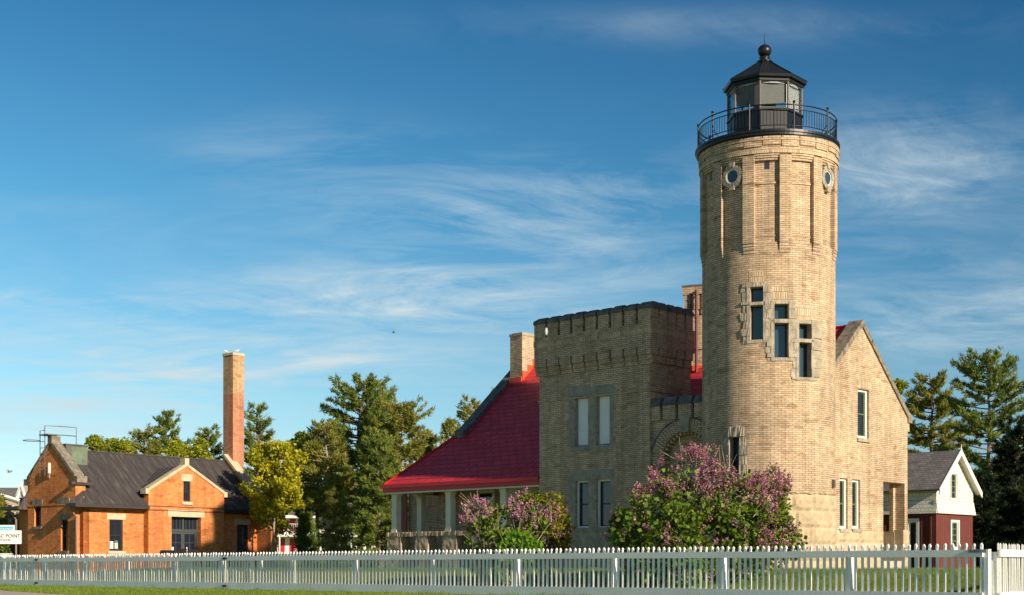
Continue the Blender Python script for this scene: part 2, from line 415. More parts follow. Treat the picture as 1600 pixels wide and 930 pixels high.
for y0, y1, x0, x1 in ((441, 448.6, 1162, 1200), (472, 477, 1173.7, 1193), (531, 537, 1163, 1193)): blockarc(m, x0, x1, y0, y1)
surround(m, 1196, 1241, 470, 563, 1209.3, 1230, [470, 483, 498.5, 505, 516, 529, 542, 552, 558.7])
for y0, y1, x0, x1 in ((470, 475, 1209.3, 1230), (498.5, 505, 1209.3, 1230), (558.7, 564, 1199, 1240)): blockarc(m, x0, x1, y0, y1)
surround(m, 1233, 1277, 500, 594, 1245.4, 1263.5, [500, 514, 529.5, 535.5, 548, 561, 576, 589.6])
for y0, y1, x0, x1 in ((500, 506, 1245.4, 1263.5), (529.5, 535.5, 1245.4, 1263.5), (589.6, 594, 1235, 1273)): blockarc(m, x0, x1, y0, y1)
m.build('window_surround', M['stone'], LH); m = MB(); m.cyl = (Tc, 2.05)
surround(m, 1135, 1169, 676, 745, 1143, 1158, [683, 697, 711, 726, 742])
for y0, y1, x0, x1 in ((667, 683, 1139, 1165), ): blockarc(m, x0, x1, y0, y1, 2.10, .02)
m.build('window_surround', M['stone'], LH)
# voussoir fans over the windows
for xa, xb, yb, yt in ((1206, 1232, 470, 448), (1240, 1266, 500, 478), (1172, 1194, 441, 424)):
    m = MB(); m.cyl = (Tc, 2.05)
    for i in range(8):
        x0 = xa + (xb-xa)*i/8; x1 = xa + (xb-xa)*(i+1)/8
        a0, a1 = ang(x0), ang(x1); Yd = TY + 2.05*math.sin((a0+a1)/2)
        m.arc(Tc, 2.02, 2.056, a0+.002, a1-.002, zy(yb, Yd), zy(yt, Yd), n=1)
    m.build('window_arch', M['soldier'], LH)

# --- upper tower: recessed panels between pilasters
m = MB(); m.cyl = (Tc, 2.08)
m.arc(Tc, 0.5, 1.995, 0, 2*PI, 10.2, 13.6, n=120)
m.build('tower_core', M['cream'], LH, recalc=False)
m = MB(); m.cyl = (Tc, 2.12)
P0 = TH - D2R(1.1)
for k in range(12):
    c = P0 + D2R(15 + 30*k)
    a0, a1 = c - D2R(4.8), c + D2R(4.8)
    m.arc(Tc, 1.95, 2.13, a0, a1, 10.40, 13.02, n=4)
    for i, (r, z0, z1) in enumerate(((2.11, 10.31, 10.40), (2.09, 10.21, 10.31), (2.07, 10.10, 10.21))): m.arc(Tc, 2.0, r, a0, a1, z0, z1, n=4)
    m.arc(Tc, 1.95, 2.14, a0, a1, 12.18, 12.24, n=4)
m.build('pilasters', M['cream'], LH)
m = MB(); m.cyl = (Tc, 2.12)
m.arc(Tc, 1.95, 2.015, 0, 2*PI, 10.60, 10.64, n=120); m.arc(Tc, 1.95, 2.025, 0, 2*PI, 12.17, 12.23, n=120)
m.arc(Tc, 1.9, 2.05, 0, 2*PI, 10.2, 10.42, n=120)
for k in range(12):       # stepped brick heads of the panels
    c = P0 + D2R(30*k); a0, a1 = c - D2R(10.2), c + D2R(10.2)
    for i, (r, z0, z1) in enumerate(((2.07, 12.86, 12.93), (2.095, 12.93, 13.0), (2.12, 13.0, 13.06))): m.arc(Tc, 1.95, r, a0, a1, z0, z1, n=8)
m.build('brick_courses', M['cream'], LH)
m = MB(); m.cyl = (Tc, 2.12); m.arc(Tc, 2.0, 2.15, 0, 2*PI, 13.06, 13.20, n=120); m.build('soldier_course', M['soldier'], LH)
m = MB(); m.cyl = (Tc, 2.14)
m.arc(Tc, 2.0, 2.125, 0, 2*PI, 13.2, 13.62, n=120)
for k in range(24):
    c = P0 + D2R(15*k+4); m.arc(Tc, 2.05, 2.16, c - D2R(7.1), c + D2R(7.1), 13.26 if k % 2 else 13.30, 13.60, n=6)
m.arc(Tc, 2.0, 2.175, 0, 2*PI, 13.44, 13.49, n=120)
m.build('corbel_band', M['cream'], LH)
# round windows (every third panel) and small square vents
for k in (-1, 2, 5, 8):
    c = P0 + D2R(30*k); rad = Vector((math.cos(c), math.sin(c), 0)); tan = Vector((-math.sin(c), math.cos(c), 0)); zc = 12.50
    cc = Vector((Tc[0], Tc[1], zc))
    P = lambda a, q, r: cc + rad*r + tan*(q*math.cos(a)) + Vector((0,0,q*math.sin(a)))
    m = MB(); n = 24
    for i in range(n):
        g = .012
        a0, a1 = 2*PI*i/n, 2*PI*(i+1)/n
        if i % 3 == 0: a0 += g*2
        if i % 3 == 2: a1 -= g*2
        w = .37 if i % 6 < 3 else .34
        m.hexa([P(a0,.22,1.9), P(a1,.22,1.9), P(a1,w,1.9), P(a0,w,1.9)], [P(a0,.22,2.10), P(a1,.22,2.10), P(a1,w,2.09), P(a0,w,2.09)])
    for sg in (1, -1): m.hexa([cc+rad*r_+tan*x+Vector((0,0,sg*zz)) for r_, x, zz in ((2.0,-.07,.28),(2.0,.07,.28),(2.0,.09,.42),(2.0,-.09,.42))], [cc+rad*r_+tan*x+Vector((0,0,sg*zz)) for r_, x, zz in ((2.12,-.07,.28),(2.12,.07,.28),(2.12,.09,.42),(2.12,-.09,.42))])
    w = m.build('round_window', M['stone'], LH)
    m = MB(); m.hexa([P(2*PI*i/n,.215,2.0) for i in range(n)], [P(2*PI*i/n,.215,2.045) for i in range(n)]); m.build('window_pane', M['bluepane'], w)
    m = MB()
    for i in range(n):
        a0, a1 = 2*PI*i/n, 2*PI*(i+1)/n
        m.hexa([P(a0,.19,2.03), P(a1,.19,2.03), P(a1,.22,2.03), P(a0,.22,2.03)], [P(a0,.19,2.07), P(a1,.19,2.07), P(a1,.22,2.07), P(a0,.22,2.07)])
    m.build('window_frame', M['white'], w)
for k in (0, -2): 
    m = MB(); c = P0 + D2R(30*k); m.arc(Tc, 1.9, 2.001, c - D2R(2.2), c + D2R(2.2), 12.62, 12.84, n=2)
    m.build('vent_hole', M['darksash'], LH)

# --- rock faced foot of the tower
def rockcyl(m, a0, a1, z0, rows, r, bw, seed=3):
    rnd = random.Random(seed)
    for j, h in enumerate(rows):
        t = a0 - rnd.uniform(0, bw)
        while t < a1:
            w = bw * rnd.uniform(.7, 1.5); s0, s1 = max(t, a0), min(t+w, a1)
            if s1 - s0 > .01:
                nx, nz = max(3, int((s1-s0)/D2R(2.2))), 5; base = len(m.v)
                for i in range(nx+1):
                    for q in range(nz+1):
                        e = min(i, nx-i, q, nz-q)
                        rr = r - .02 if e == 0 else r + .02 + rnd.uniform(-.015, .026)
                        tt = s0+(s1-s0)*i/nx; zz = z0+h*q/nz
                        if e: zz += rnd.uniform(-.015, .015); tt += rnd.uniform(-.004, .004)
                        m.v.append((Tc[0]+rr*math.cos(tt), Tc[1]+rr*math.sin(tt), zz))
                for i in range(nx):
                    for q in range(nz):
                        a = base+i*(nz+1)+q; m.f.append((a, a+nz+1, a+nz+2, a+1))
            t += w
        z0 += h
m = MB(); rockcyl(m, TH - D2R(100), TH + D2R(75), -.1, [.5]*6 + [.06], 2.12, D2R(24)); m.arc(Tc, 1.9, 2.09, TH-D2R(110), TH+D2R(100), -.1, 2.93, n=60)
m.build('stone_base', M['rock'], LH, recalc=False)

# --- gallery
Ts = Tc; Tc = (Tc[0]-.045, Tc[1])
m = MB(); m.lathe(Tc, [(1.2,13.56), (2.16,13.56), (2.20,13.60), (2.20,13.66), (2.23,13.68), (2.23,13.75), (1.2,13.75)], 96); m.build('gallery_deck', M['black'], LH)
RR = 2.13
g = MB()
for z, r in ((14.50, .02), (14.36, .014), (13.88, .014)):
    g.tube([(Tc[0]+RR*math.cos(2*PI*i/96), Tc[1]+RR*math.sin(2*PI*i/96), z) for i in range(97)], r, 6, cap=False)
gal = g.build('gallery_railing', M['black'], LH, smooth=True)
m = MB()
for k in range(130):
    a = TH + D2R(-14 + 36*k/13)
    x, y = Tc[0]+RR*math.cos(a), Tc[1]+RR*math.sin(a); m.tube([(x, y, 13.88), (x, y, 14.36)], .0085, 4)
tag(m.build('balusters', M['black'], gal), kind='stuff')
for k in range(10):
    a = TH + D2R(-14 + 36*k); x, y = Tc[0]+RR*math.cos(a), Tc[1]+RR*math.sin(a)
    m = MB(); m.tube([(x, y, 13.7), (x, y, 14.56)], .024, 8); m.lathe((x, y), [(.005,14.54), (.035,14.56), (.045,14.59), (.035,14.62), (.005,14.64)], 10)
    xi, yi = Tc[0]+(RR-.35)*math.cos(a), Tc[1]+(RR-.35)*math.sin(a)
    m.tube([(xi, yi, 13.76), (x, y, 14.1)], .012, 5)
    m.build('railing_post', M['black'], gal)

# --- lantern room
Tc = Ts; Tg = Tc; Tc = (Tc[0]-.12, Tc[1]-.02)
OC = [TH + D2R(-7 + 45*k) for k in range(8)]
def oc(r, z, k): return Vector((Tc[0]+r*math.cos(OC[k % 8]), Tc[1]+r*math.sin(OC[k % 8]), z))
lan = MB()
lan.hexa([oc(1.15, 13.74, k) for k in range(8)], [oc(1.15, 14.66, k) for k in range(8)])
lan.hexa([oc(1.20, 14.66, k) for k in range(8)], [oc(1.20, 14.72, k) for k in range(8)])
for k in range(8):       # plate seams on the lantern wall
    A, B = oc(1.155, 13.75, k), oc(1.155, 13.75, k+1)
    for t in (.02, .5, .98): p = A.lerp(B, t); lan.tube([p, p + Vector((0, 0, .9))], .012, 4)
lanr = lan.build('lantern_wall', M['black'], LH)
m = MB()
for k in range(8):
    m.tube([oc(1.14, 14.7, k), oc(1.14, 15.6, k)], .035, 6)
    for z in (14.74, 15.55): m.tube([oc(1.13, z, k), oc(1.13, z, k+1)], .03, 4)
m.build('lantern_frame', M['greyiron'], LH)
def lantern_glass():
    mm, nt, b = newmat('lantern_glass'); nt.nodes.remove(b)
    g = N(nt, 'ShaderNodeBsdfGlossy', Roughness=.02); t = nt.nodes.new('ShaderNodeBsdfTransparent'); t.inputs[0].default_value = (.97,.98,.97,1)
    lw_ = N(nt, 'ShaderNodeLayerWeight', Blend=.12); fr = N(nt, 'ShaderNodeMath', operation='MULTIPLY'); L(nt, lw_.outputs[0], fr.inputs[0]); fr.inputs[1].default_value = .8; mx = nt.nodes.new('ShaderNodeMixShader')
    L(nt, fr.outputs[0], mx.inputs[0]); L(nt, t.outputs[0], mx.inputs[1]); L(nt, g.outputs[0], mx.inputs[2]); L(nt, mx.outputs[0], nt.nodes['Material Output'].inputs[0])
    return mm
M['lglass'] = lantern_glass()
for k in range(8):
    A, B, A2, B2 = oc(1.12, 14.74, k), oc(1.12, 14.74, k+1), oc(1.12, 15.55, k), oc(1.12, 15.55, k+1)
    inn = (Vector((Tc[0], Tc[1], 14.74)) - (A+B)/2).normalized()*.01
    m = MB(); m.hexa([A, B, B+inn, A+inn], [A2, B2, B2+inn, A2+inn]); m.build('lantern_pane', M['lglass'], LH)
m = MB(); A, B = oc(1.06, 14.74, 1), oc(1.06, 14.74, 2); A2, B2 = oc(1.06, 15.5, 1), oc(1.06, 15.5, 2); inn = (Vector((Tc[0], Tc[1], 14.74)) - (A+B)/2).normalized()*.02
m.hexa([A, B, B+inn, A+inn], [A2, B2, B2+inn, A2+inn]); m.build('blind', M['white'], LH)  # added white panel, stands in for the bright reflection in the right pane
for k in (-1, 0):
    A, B, A2, B2 = oc(1.07, 14.90, k), oc(1.07, 14.90, k+1), oc(1.07, 15.48, k), oc(1.07, 15.48, k+1); inn = (Vector((Tc[0], Tc[1], 14.9)) - (A+B)/2).normalized()*.02
    lo_ = [A.lerp(B, t) + Vector((0, 0, (-.10 if k else .10)*(t-.5) - .05*math.sin(PI*t))) for t in (0, .2, .4, .6, .8, 1)]
    hi_ = [A2.lerp(B2, t) for t in (1, .8, .6, .4, .2, 0)]
    m = MB(); m.hexa(lo_+hi_, [q+inn for q in lo_+hi_]); m.build('blind', M['greyblind'], LH)
m = MB(); m.lathe(Tc, [(.02,15.49), (1.06,15.49), (1.06,15.53), (.02,15.53)], 32); m.build('lantern_ceiling', M['ceiling'], LH)
m = MB(); m.lathe(Tc, [(.05,14.725), (1.0,14.725), (1.0,14.74), (.05,14.74)], 32); m.build('lantern_floor', M['ceiling'], LH)
m = MB(); m.lathe(Tc, [(.28,14.72), (.30,14.9), (.34,14.95), (.36,15.05), (.34,15.2), (.2,15.3), (.12,15.3)], 24); m.build('beacon_lamp', M['greyiron'], LH)
m = MB()
m.hexa([oc(1.20, 15.56, k) for k in range(8)], [oc(1.20, 15.66, k) for k in range(8)])
m.hexa([oc(1.29, 15.66, k) for k in range(8)], [oc(1.31, 15.74, k) for k in range(8)])
base = [oc(1.31, 15.745, k) for k in range(8)]; mid = [oc(.70, 16.13, k) for k in range(8)]; top = [oc(.22, 16.46, k) for k in range(8)]
m.hexa(base, mid); m.hexa(mid, top)
for k in range(8): m.tube([oc(1.31, 15.75, k), oc(.70, 16.14, k), oc(.22, 16.47, k)], .022, 5)
rf = m.build('lantern_roof', M['black'], LH)
m = MB()
m.lathe(Tc, [(.24,16.44), (.25,16.50), (.20,16.52), (.13,16.56), (.17,16.60), (.17,16.63), (.10,16.65), (.10,16.67)] + [(.215*math.sin(PI*t), 16.83 - .205*math.cos(PI*t)) for t in [i/14 for i in range(3, 14)]] + [(.02,17.04)], 28)
m.build('ball_finial', M['black'], rf, smooth=True)
m = MB(); m.tube([(Tc[0], Tc[1], 17.02), (Tc[0], Tc[1], 17.2), (Tc[0], Tc[1], 17.42)], [.018, .01, .004], 6); m.build('lightning_rod', M['black'], rf)

Tc = Tg
# ------------------------------------------------------------------ the castle block
VC = -1.25; UC = 3.696; UE = UC + 4.79; VB = 1.0; P_ = .13
ZT = 9.31
f = fU(VC)
cu = lambda px: Ufor(px, VC); cz = lambda px, py: Zh(cu(px), VC, py)
holes = []
CW = []
for x0, x1, y0, y1, kind in ((897.5,919,619,698,'b'), (930.5,952.5,616,696,'b'), (899,919.6,751,825,'g'), (931.5,954,749,825,'g')):
    u1, u0 = cu(x0), cu(x1); z1, z0 = cz((x0+x1)/2, y0), cz((x0+x1)/2, y1); CW.append((u0, u1, z0, z1, kind)); holes.append([(u0,z0), (u1,z0), (u1,z1), (u0,z1)])
m = MB(); m.wall(f, [(UC, -.2), (UE, -.2), (UE, 8.0), (UC, 8.0)], holes, vecB*.35)
m.box(H, UC, UC+.35, VC+.352, VB, -.2, 8.0); m.box(H, UE-.35, UE, VC+.352, VB, -.2, 8.0)
m.box(H, UC+.35, UE-.35, VB-.3, VB, -.2, 8.0)
castle = m.build('castle_wall', M['cream'], LH)
m = MB(); m.box(H, UC-.035, UE+.035, VC-.035, VB+.01, 6.42, 6.47); m.build('string_course', M['cream'], castle)
m = MB(); m.box(H, UC-P_, UE+P_, VC-P_, VB+.05, 7.86, 8.62)
core = (UC, UE, VC, VB)
m.box(H, UC, UE, VC, VB+.05, 8.62, 9.05)
m.box(H, UE, UE+.09, VC, VB, 7.60, 7.86); m.box(H, UE, UE+.05, VC, VB, 7.34, 7.60)
nF, nR = 9, 5
def merlons(m, cap, slotz):
    for i in range(nF):
        w = (UE-UC+2*P_)/nF; u0 = UC-P_+w*i + (.055 if i else 0); u1 = UC-P_+w*(i+1) - (.055 if i < nF-1 else 0)
        m.box(H, u0, u1, VC-P_, VC+.01, slotz, 9.08)
        cap.hexa([H(u0-.02, VC-P_-.03, 9.08), H(u1+.02, VC-P_-.03, 9.08), H(u1+.02, VC+.45, 9.08), H(u0-.02, VC+.45, 9.08)],
                 [H(u0-.02, VC-P_-.03, 9.20), H(u1+.02, VC-P_-.03, 9.20), H(u1+.02, VC+.45, 9.20), H(u0-.02, VC+.45, 9.20)])
        j = random.uniform(-.015, .02)
        cap.hexa([H(u0-.02, VC-P_-.03, 9.20), H(u1+.02, VC-P_-.03, 9.20), H(u1+.02, VC+.45, 9.20), H(u0-.02, VC+.45, 9.20)],
                 [H(u0+.05, VC+.06, 9.33+j), H(u1-.05, VC+.06, 9.33+j), H(u1-.05, VC+.30, 9.33+j), H(u0+.05, VC+.30, 9.33+j)])
    for i in range(nR):
        w = (VB-VC+P_)/nR; v0 = VC-P_+w*i + (.055 if i else .14); v1 = VC-P_+w*(i+1) - .055
        for (ua, ub, uc, ud) in ((UC-P_, UC+.01, UC-P_-.03, UC+.45), (UE-.01, UE+P_, UE-.45, UE+P_+.03)):
            m.box(H, ua, ub, v0, v1, slotz, 9.08)
            vv = v0 if i else v0+.32
            cap.hexa([H(uc, vv-.02, 9.08), H(ud, vv-.02, 9.08), H(ud, v1+.02, 9.08), H(uc, v1+.02, 9.08)], [H(uc, vv-.02, 9.20), H(ud, vv-.02, 9.20), H(ud, v1+.02, 9.20), H(uc, v1+.02, 9.20)])
            a, b_ = (uc+.09, ud-.15) if uc < UC else (uc+.15, ud-.09)
            cap.hexa([H(uc, vv-.02, 9.20), H(ud, vv-.02, 9.20), H(ud, v1+.02, 9.20), H(uc, v1+.02, 9.20)], [H(a, vv+.04, 9.33), H(b_, vv+.04, 9.33), H(b_, v1-.04, 9.33), H(a, v1-.04, 9.33)])
cap = MB(); merlons(m, cap, 8.62)
# corbel table below the parapet
for i in range(nF):
    w = (UE-UC+2*P_)/nF; u0 = UC-P_+w*i + (.035 if i else 0); u1 = UC-P_+w*(i+1) - (.035 if i < nF-1 else 0)
    m.box(H, u0, u1, VC-P_, VC+.01, 7.60, 7.862); m.box(H, u0, u1, VC-.08, VC+.01, 7.45, 7.60); m.box(H, u0, u1, VC-.04, VC+.01, 7.30, 7.45)
for i in range(nR):
    w = (VB-VC+P_)/nR; v0 = VC-P_+w*i + (.05 if i else .14); v1 = VC-P_+w*(i+1) - .05
    m.box(H, UC-P_, UC+.01, v0, v1, 7.60, 7.862); m.box(H, UC-.07, UC+.01, v0, v1, 7.36, 7.60)
par = m.build('parapet', M['cream'], LH)
capo = cap.build('coping_stones', M['stone_dark'], par)
m = MB(); m.box(H, UC-P_-.015, UE+P_+.015, VC-P_-.015, VB, 8.30, 8.50); m.build('soldier_course', M['soldier'], par)
m = MB(); m.box(H, UC+.3, UE-.3, VC+.3, VB, 8.9, 9.0); m.build('castle_roof', M['seam'], LH)
# window stonework
def sash(P, out, s0, s1, z0, z1, rec, fmat, pmat, parent, name='window', wide=.06, rows=(.5,), cols=(), mat2=None):
    """frame, meeting rail and pane set back from the wall face: P(s,z) on the face, out = outward unit vector"""
    Q = lambda s, z, d: P(s, z) - out*d
    def bar(m, a, b, c, d, near, far): m.hexa([Q(a,c,near), Q(b,c,near), Q(b,c,far), Q(a,c,far)], [Q(a,d,near), Q(b,d,near), Q(b,d,far), Q(a,d,far)])
    m = MB()
    bar(m, s0, s0+wide, z0, z1, rec-.05, rec+.06); bar(m, s1-wide, s1, z0, z1, rec-.05, rec+.06)
    bar(m, s0+wide, s1-wide, z0, z0+wide, rec-.05, rec+.06); bar(m, s0+wide, s1-wide, z1-wide, z1, rec-.05, rec+.06)
    w = m.build(name, fmat, parent)
    m = MB(); i0, i1, j0, j1 = s0+wide, s1-wide, z0+wide, z1-wide; t = .035
    bar(m, i0, i0+t, j0, j1, rec, rec+.04); bar(m, i1-t, i1, j0, j1, rec, rec+.04); bar(m, i0+t, i1-t, j0, j0+t*1.3, rec, rec+.04); bar(m, i0+t, i1-t, j1-t, j1, rec, rec+.04)
    for r in rows: zz = j0+(j1-j0)*r; bar(m, i0+t, i1-t, zz-.022, zz+.022, rec-.008, rec+.04)
    for c in cols: ss = i0+(i1-i0)*c; bar(m, ss-.011, ss+.011, j0+t, j1-t, rec+.002, rec+.038)
    m.build('sash', mat2 or fmat, w)
    m = MB(); bar(m, s0+wide*.5, s1-wide*.5, z0+wide*.5, z1-wide*.5, rec+.028, rec+.036+.01); m.build('window_pane', pmat, w)
    return w
outF = -vecB; outR = -vecA
for (u0, u1, z0, z1, kind) in CW:
    if kind == 'g': sash(f, outF, u0, u1, z0, z1, .16, M['white'], M['bluepane'], LH, mat2=M['darksash'])
    else: sash(f, outF, u0, u1, z0, z1, .12, M['stone_grey'], M['blind'], LH, wide=.02, rows=())
def stones(m, x0, x1, y0, y1, pr=.03, v=VC):
    u1, u0 = Ufor(x0, v), Ufor(x1, v); xm = (x0+x1)/2; um = (u0+u1)/2
    z1, z0 = Zh(um, v, y0), Zh(um, v, y1)
    n = max(2, int((u1-u0)/.12)); k = max(2, int((z1-z0)/.12)); base = len(m.v)
    for i in range(n+1):
        for j in range(k+1):
            e = min(i, n-i, j, k-j); m.v.append(tuple(H(u0+(u1-u0)*i/n, v - (.004 if e == 0 else pr+random.uniform(-.008, .009)), z0+(z1-z0)*j/k)))
    for i in range(n):
        for j in range(k):
            a = base+i*(k+1)+j; m.f.append((a, a+k+1, a+k+2, a+1))
for (xl, xr, yt, yb, T, B) in ((897.5, 919, 619, 698, 601, 707), (899, 919.6, 751, 825, 733, 855)):
    m = MB(); xl2, xr2 = (930.5, 952.5) if yt < 700 else (931.5, 954)
    n = 6
    for i in range(n):
        y0, y1 = yt+(yb-yt)*i/n, yt+(yb-yt)*(i+1)/n; e = 3 if i % 2 else 0
        stones(m, 889-e, xl, y0, y1); stones(m, xr, xl2, y0-1, y1-1); stones(m, xr2, 959+e, y0-3, y1-3)
    stones(m, 888, xr+4, T+2, yt); stones(m, xr+4, 961, T, yt-2)
    stones(m, 892, xr+4, yb, yb+9, .07); stones(m, xr+4, 958, yb-1, yb+8, .07)
    m.build('window_surround', M['stone_grey'], LH)
m = MB()
for i in range(4): stones(m, 890+17*i, 906.5+17*i, 835, 862, .05)
m.build('apron_stones', M['stone_grey'], LH)
# parapet lamp
m = MB(); c = H(Ufor(852.5, VC-.3), VC-P_-.12, zy(520, TY+ay*8+by*VC)); m.lathe((c.x, c.y), [(.02,c.z-.13), (.05,c.z-.10), (.065,c.z), (.05,c.z+.10), (.02,c.z+.13)], 12); m.tube([c, H(Ufor(852.5, VC-.3), VC-.02, c.z)], .02, 5)
m.build('wall_lamp', M['white'], LH)

# --- arch wall between castle and round tower
VA = -1.1
af = fU(VA); au = lambda px: Ufor(px, VA)
zc1 = 5.80; U0, U1 = 1.0, UC
uc = au(1072.5); zs = Zh(uc, VA, 722); r_in = (au(1033) - uc); r_out = au(1018.5) - uc
pts = [(uc + r_in*math.cos(t), zs + r_in*.98*math.sin(t)) for t in [PI*i/24 for i in range(25)]]
hole = [(uc - r_in, -.1)] + pts[::-1] + [(uc + r_in, -.1)]
zcap = Zh(2.6, VA, 632); ztop = Zh(2.6, VA, 619)
m = MB(); m.wall(af, [(U0, -.2), (U1, -.2), (U1, zcap-.45), (U0, zcap-.45)], [hole], vecB*.4)
archw = m.build('arch_wall', M['cream'], LH)
m = MB(); m.wall(fU(VA+.28), [(U0, -.2), (U1, -.2), (U1, zs+1.3), (U0, zs+1.3)], [], vecB*.2); m.build('arch_infill', M['cream'], archw)
m = MB(); m.box(H, U0, U1, VA-.02, VA+.5, zcap-.75, zcap-.44)
m.box(H, U0, U1, VA-.06, VA-.01, zcap-.80, zcap-.74)
cap = MB()
ed = [au(x) for x in (1017, 1036, 1060, 1085, 1112, 1138)]
for i in range(5):
    u1, u0 = ed[i] - (.06 if i else 0), ed[i+1] + .06
    m.box(H, u0, u1, VA-.10, VA+.0, zcap-.46, zcap); m.box(H, u0, u1, VA, VA+.3, zcap-.46, zcap)
    cap.hexa([H(u0-.03, VA-.14, zcap), H(u1+.03, VA-.14, zcap), H(u1+.03, VA+.3, zcap), H(u0-.03, VA+.3, zcap)], [H(u0+.02, VA-.02, ztop), H(u1-.02, VA-.02, ztop), H(u1-.02, VA+.2, ztop), H(u0+.02, VA+.2, ztop)])
m.build('arch_parapet', M['cream'], archw); cap.build('coping_stones', M['stone_dark'], archw)
m = MB()
for i in range(34):
    t0, t1 = PI*i/34+.008, PI*(i+1)/34-.008
    q = [(r_in-.0, t0), (r_in-.0, t1), (r_out, t1), (r_out, t0)]
    m.hexa([H(uc+r*math.cos(t), VA-.045, zs+r*math.sin(t)) for r, t in q], [H(uc+r*math.cos(t), VA+.05, zs+r*math.sin(t)) for r, t in q])
for i in range(40):
    if i % 2: continue
    t0, t1 = PI*i/40, PI*(i+1)/40; q = [(r_in-.12, t0), (r_in-.12, t1), (r_in, t1), (r_in, t0)]
    m.hexa([H(uc+r*math.cos(t), VA+.02, zs+r*math.sin(t)) for r, t in q], [H(uc+r*math.cos(t), VA+.25, zs+r*math.sin(t)) for r, t in q])
m.build('brick_arch', M['cream'], archw)
m = MB(); m.tube([H(uc+(r_out+.03)*math.cos(t), VA-.04, zs+(r_out+.03)*math.sin(t)) for t in [PI*i/24 for i in range(25)]], .03, 5); m.build('arch_moulding', M['stone_dark'], archw)
m = MB(); a, b_ = .14, .20
m.hexa([H(uc-a, VA-.12, zs+r_in-.06), H(uc+a, VA-.12, zs+r_in-.06), H(uc+a, VA+.02, zs+r_in-.06), H(uc-a, VA+.02, zs+r_in-.06)], [H(uc-b_, VA-.12, zs+r_out+.1), H(uc+b_, VA-.12, zs+r_out+.1), H(uc+b_, VA+.02, zs+r_out+.1), H(uc-b_, VA+.02, zs+r_out+.1)])
m.build('keystone', M['stone_grey'], archw)
m = MB()
for u in (uc+r_in+.1,): m.box(H, u-.12, u+.16, VA-.06, VA+.1, zs-.3, zs); m.box(H, u-.12, u+.16, VA-.05, VA+.1, 0, .9)
m.build('impost_stone', M['stone_grey'], archw)

# ------------------------------------------------------------------ the house
ZR, SL = 8.66, .89; VR = 4.0
VF = VR - 3.13; VK = VR + 3.13; UG = -1.0; UL = 14.5
zroof = lambda v: ZR - SL*abs(v - VR)
ZE = zroof(VF)
gw = fV(UG)
# right gable wall with windows and porch opening
def vz(px, py): v = Vfor(px, UG); return v, Zh(UG, v, py)
GW = []
for x0, x1, y0, y1 in ((1340,1357.5,607,684), (1312,1324.5,747,826), (1331.5,1344,749,826)):
    v0, v1 = Vfor(x0, UG), Vfor(x1, UG); GW.append((v0, v1, Zh(UG, v0, y1), Zh(UG, v0, y0)))
vo0, vo1 = Vfor(1380, UG), Vfor(1403, UG); vo2 = Vfor(1413.5, UG); zo = Zh(UG, vo0, 753)
holes = [[(a,c), (b,c), (b,d), (a,d)] for a, b, c, d in GW]
outer = [(VF, -.2), (vo0, -.2), (vo0, zo), (vo2, zo), (vo2, -.2), (VK, -.2), (VK, ZE-.05), (VR, ZR-.05), (VF, ZE-.05)]
m = MB(); m.wall(gw, outer, holes, vecA*.35); gable = m.build('gable_wall', M['cream'], LH)
for i, (a, b, c, d) in enumerate(GW):
    w = sash(gw, outR, a, b, c, d, .13, M['white'], M['glass'], LH, wide=.075, mat2=M['greensash'])
    m = MB(); m.box(lambda x, y, z: H(UG-.06+x, y, z), 0, .2, a-.05, b+.05, c-.12, c-.002); m.build('window_sill', M['stone'], w)
for (a, b, c, d) in GW:
    m = MB(); n = 9
    for i in range(n):
        s0 = a-.15+(b-a+.3)*i/n; s1 = a-.15+(b-a+.3)*(i+1)/n
        m.box(H, UG-.006, UG+.02, s0+.004, s1-.004, d+.004, d+.26)
    m.build('window_arch', M['soldier'], gable)
# rest of the walls
m = MB()
m.wall(fU(VF), [(UG+.352, -.2), (UL, -.2), (UL, ZE-.05), (UG+.352, ZE-.05)], [], vecB*.3)
m.build('front_wall', M['cream'], LH)
m = MB()
m.wall(fU(VK), [(UG+1.72, -.2), (UL, -.2), (UL, ZE-.05), (UG+1.72, ZE-.05)], [], -vecB*.3)
m.wall(fU(VK-.001), [(UG+.352, -.2), (UG+.5, -.2), (UG+.5, zo), (UG+1.719, zo), (UG+1.719, ZE-.06), (UG+.352, ZE-.06)], [], -vecB*.35)
m.build('rear_wall', M['cream'], LH)
m = MB(); m.wall(fV(UL), [(VF+.31, -.2), (VK-.31, -.2), (VK-.31, ZE-.2), (VR, ZR-.2), (VF+.31, ZE-.2)], [], -vecA*.35); m.build('gable_wall', M['cream'], LH)
# recessed corner porch: inner walls, ceiling, floor
m = MB(); m.box(H, UG+.36, UG+1.9, vo0-.28, vo0-.002, -.2, zo+.1); m.box(H, UG+1.75, UG+1.95, vo0, VK-.36, -.2, zo+.1); m.build('porch_inner_wall', M['cream'], LH)
m = MB(); m.box(H, UG+.36, UG+1.74, vo0, VK-.36, zo+.0, zo+.08); m.build('porch_ceiling', M['creamtrim'], LH)
m = MB(); m.box(H, UG+.0, UG+1.74, vo0+.01, vo2-.01, .5, .92); m.build('porch_step', M['concrete'], LH)
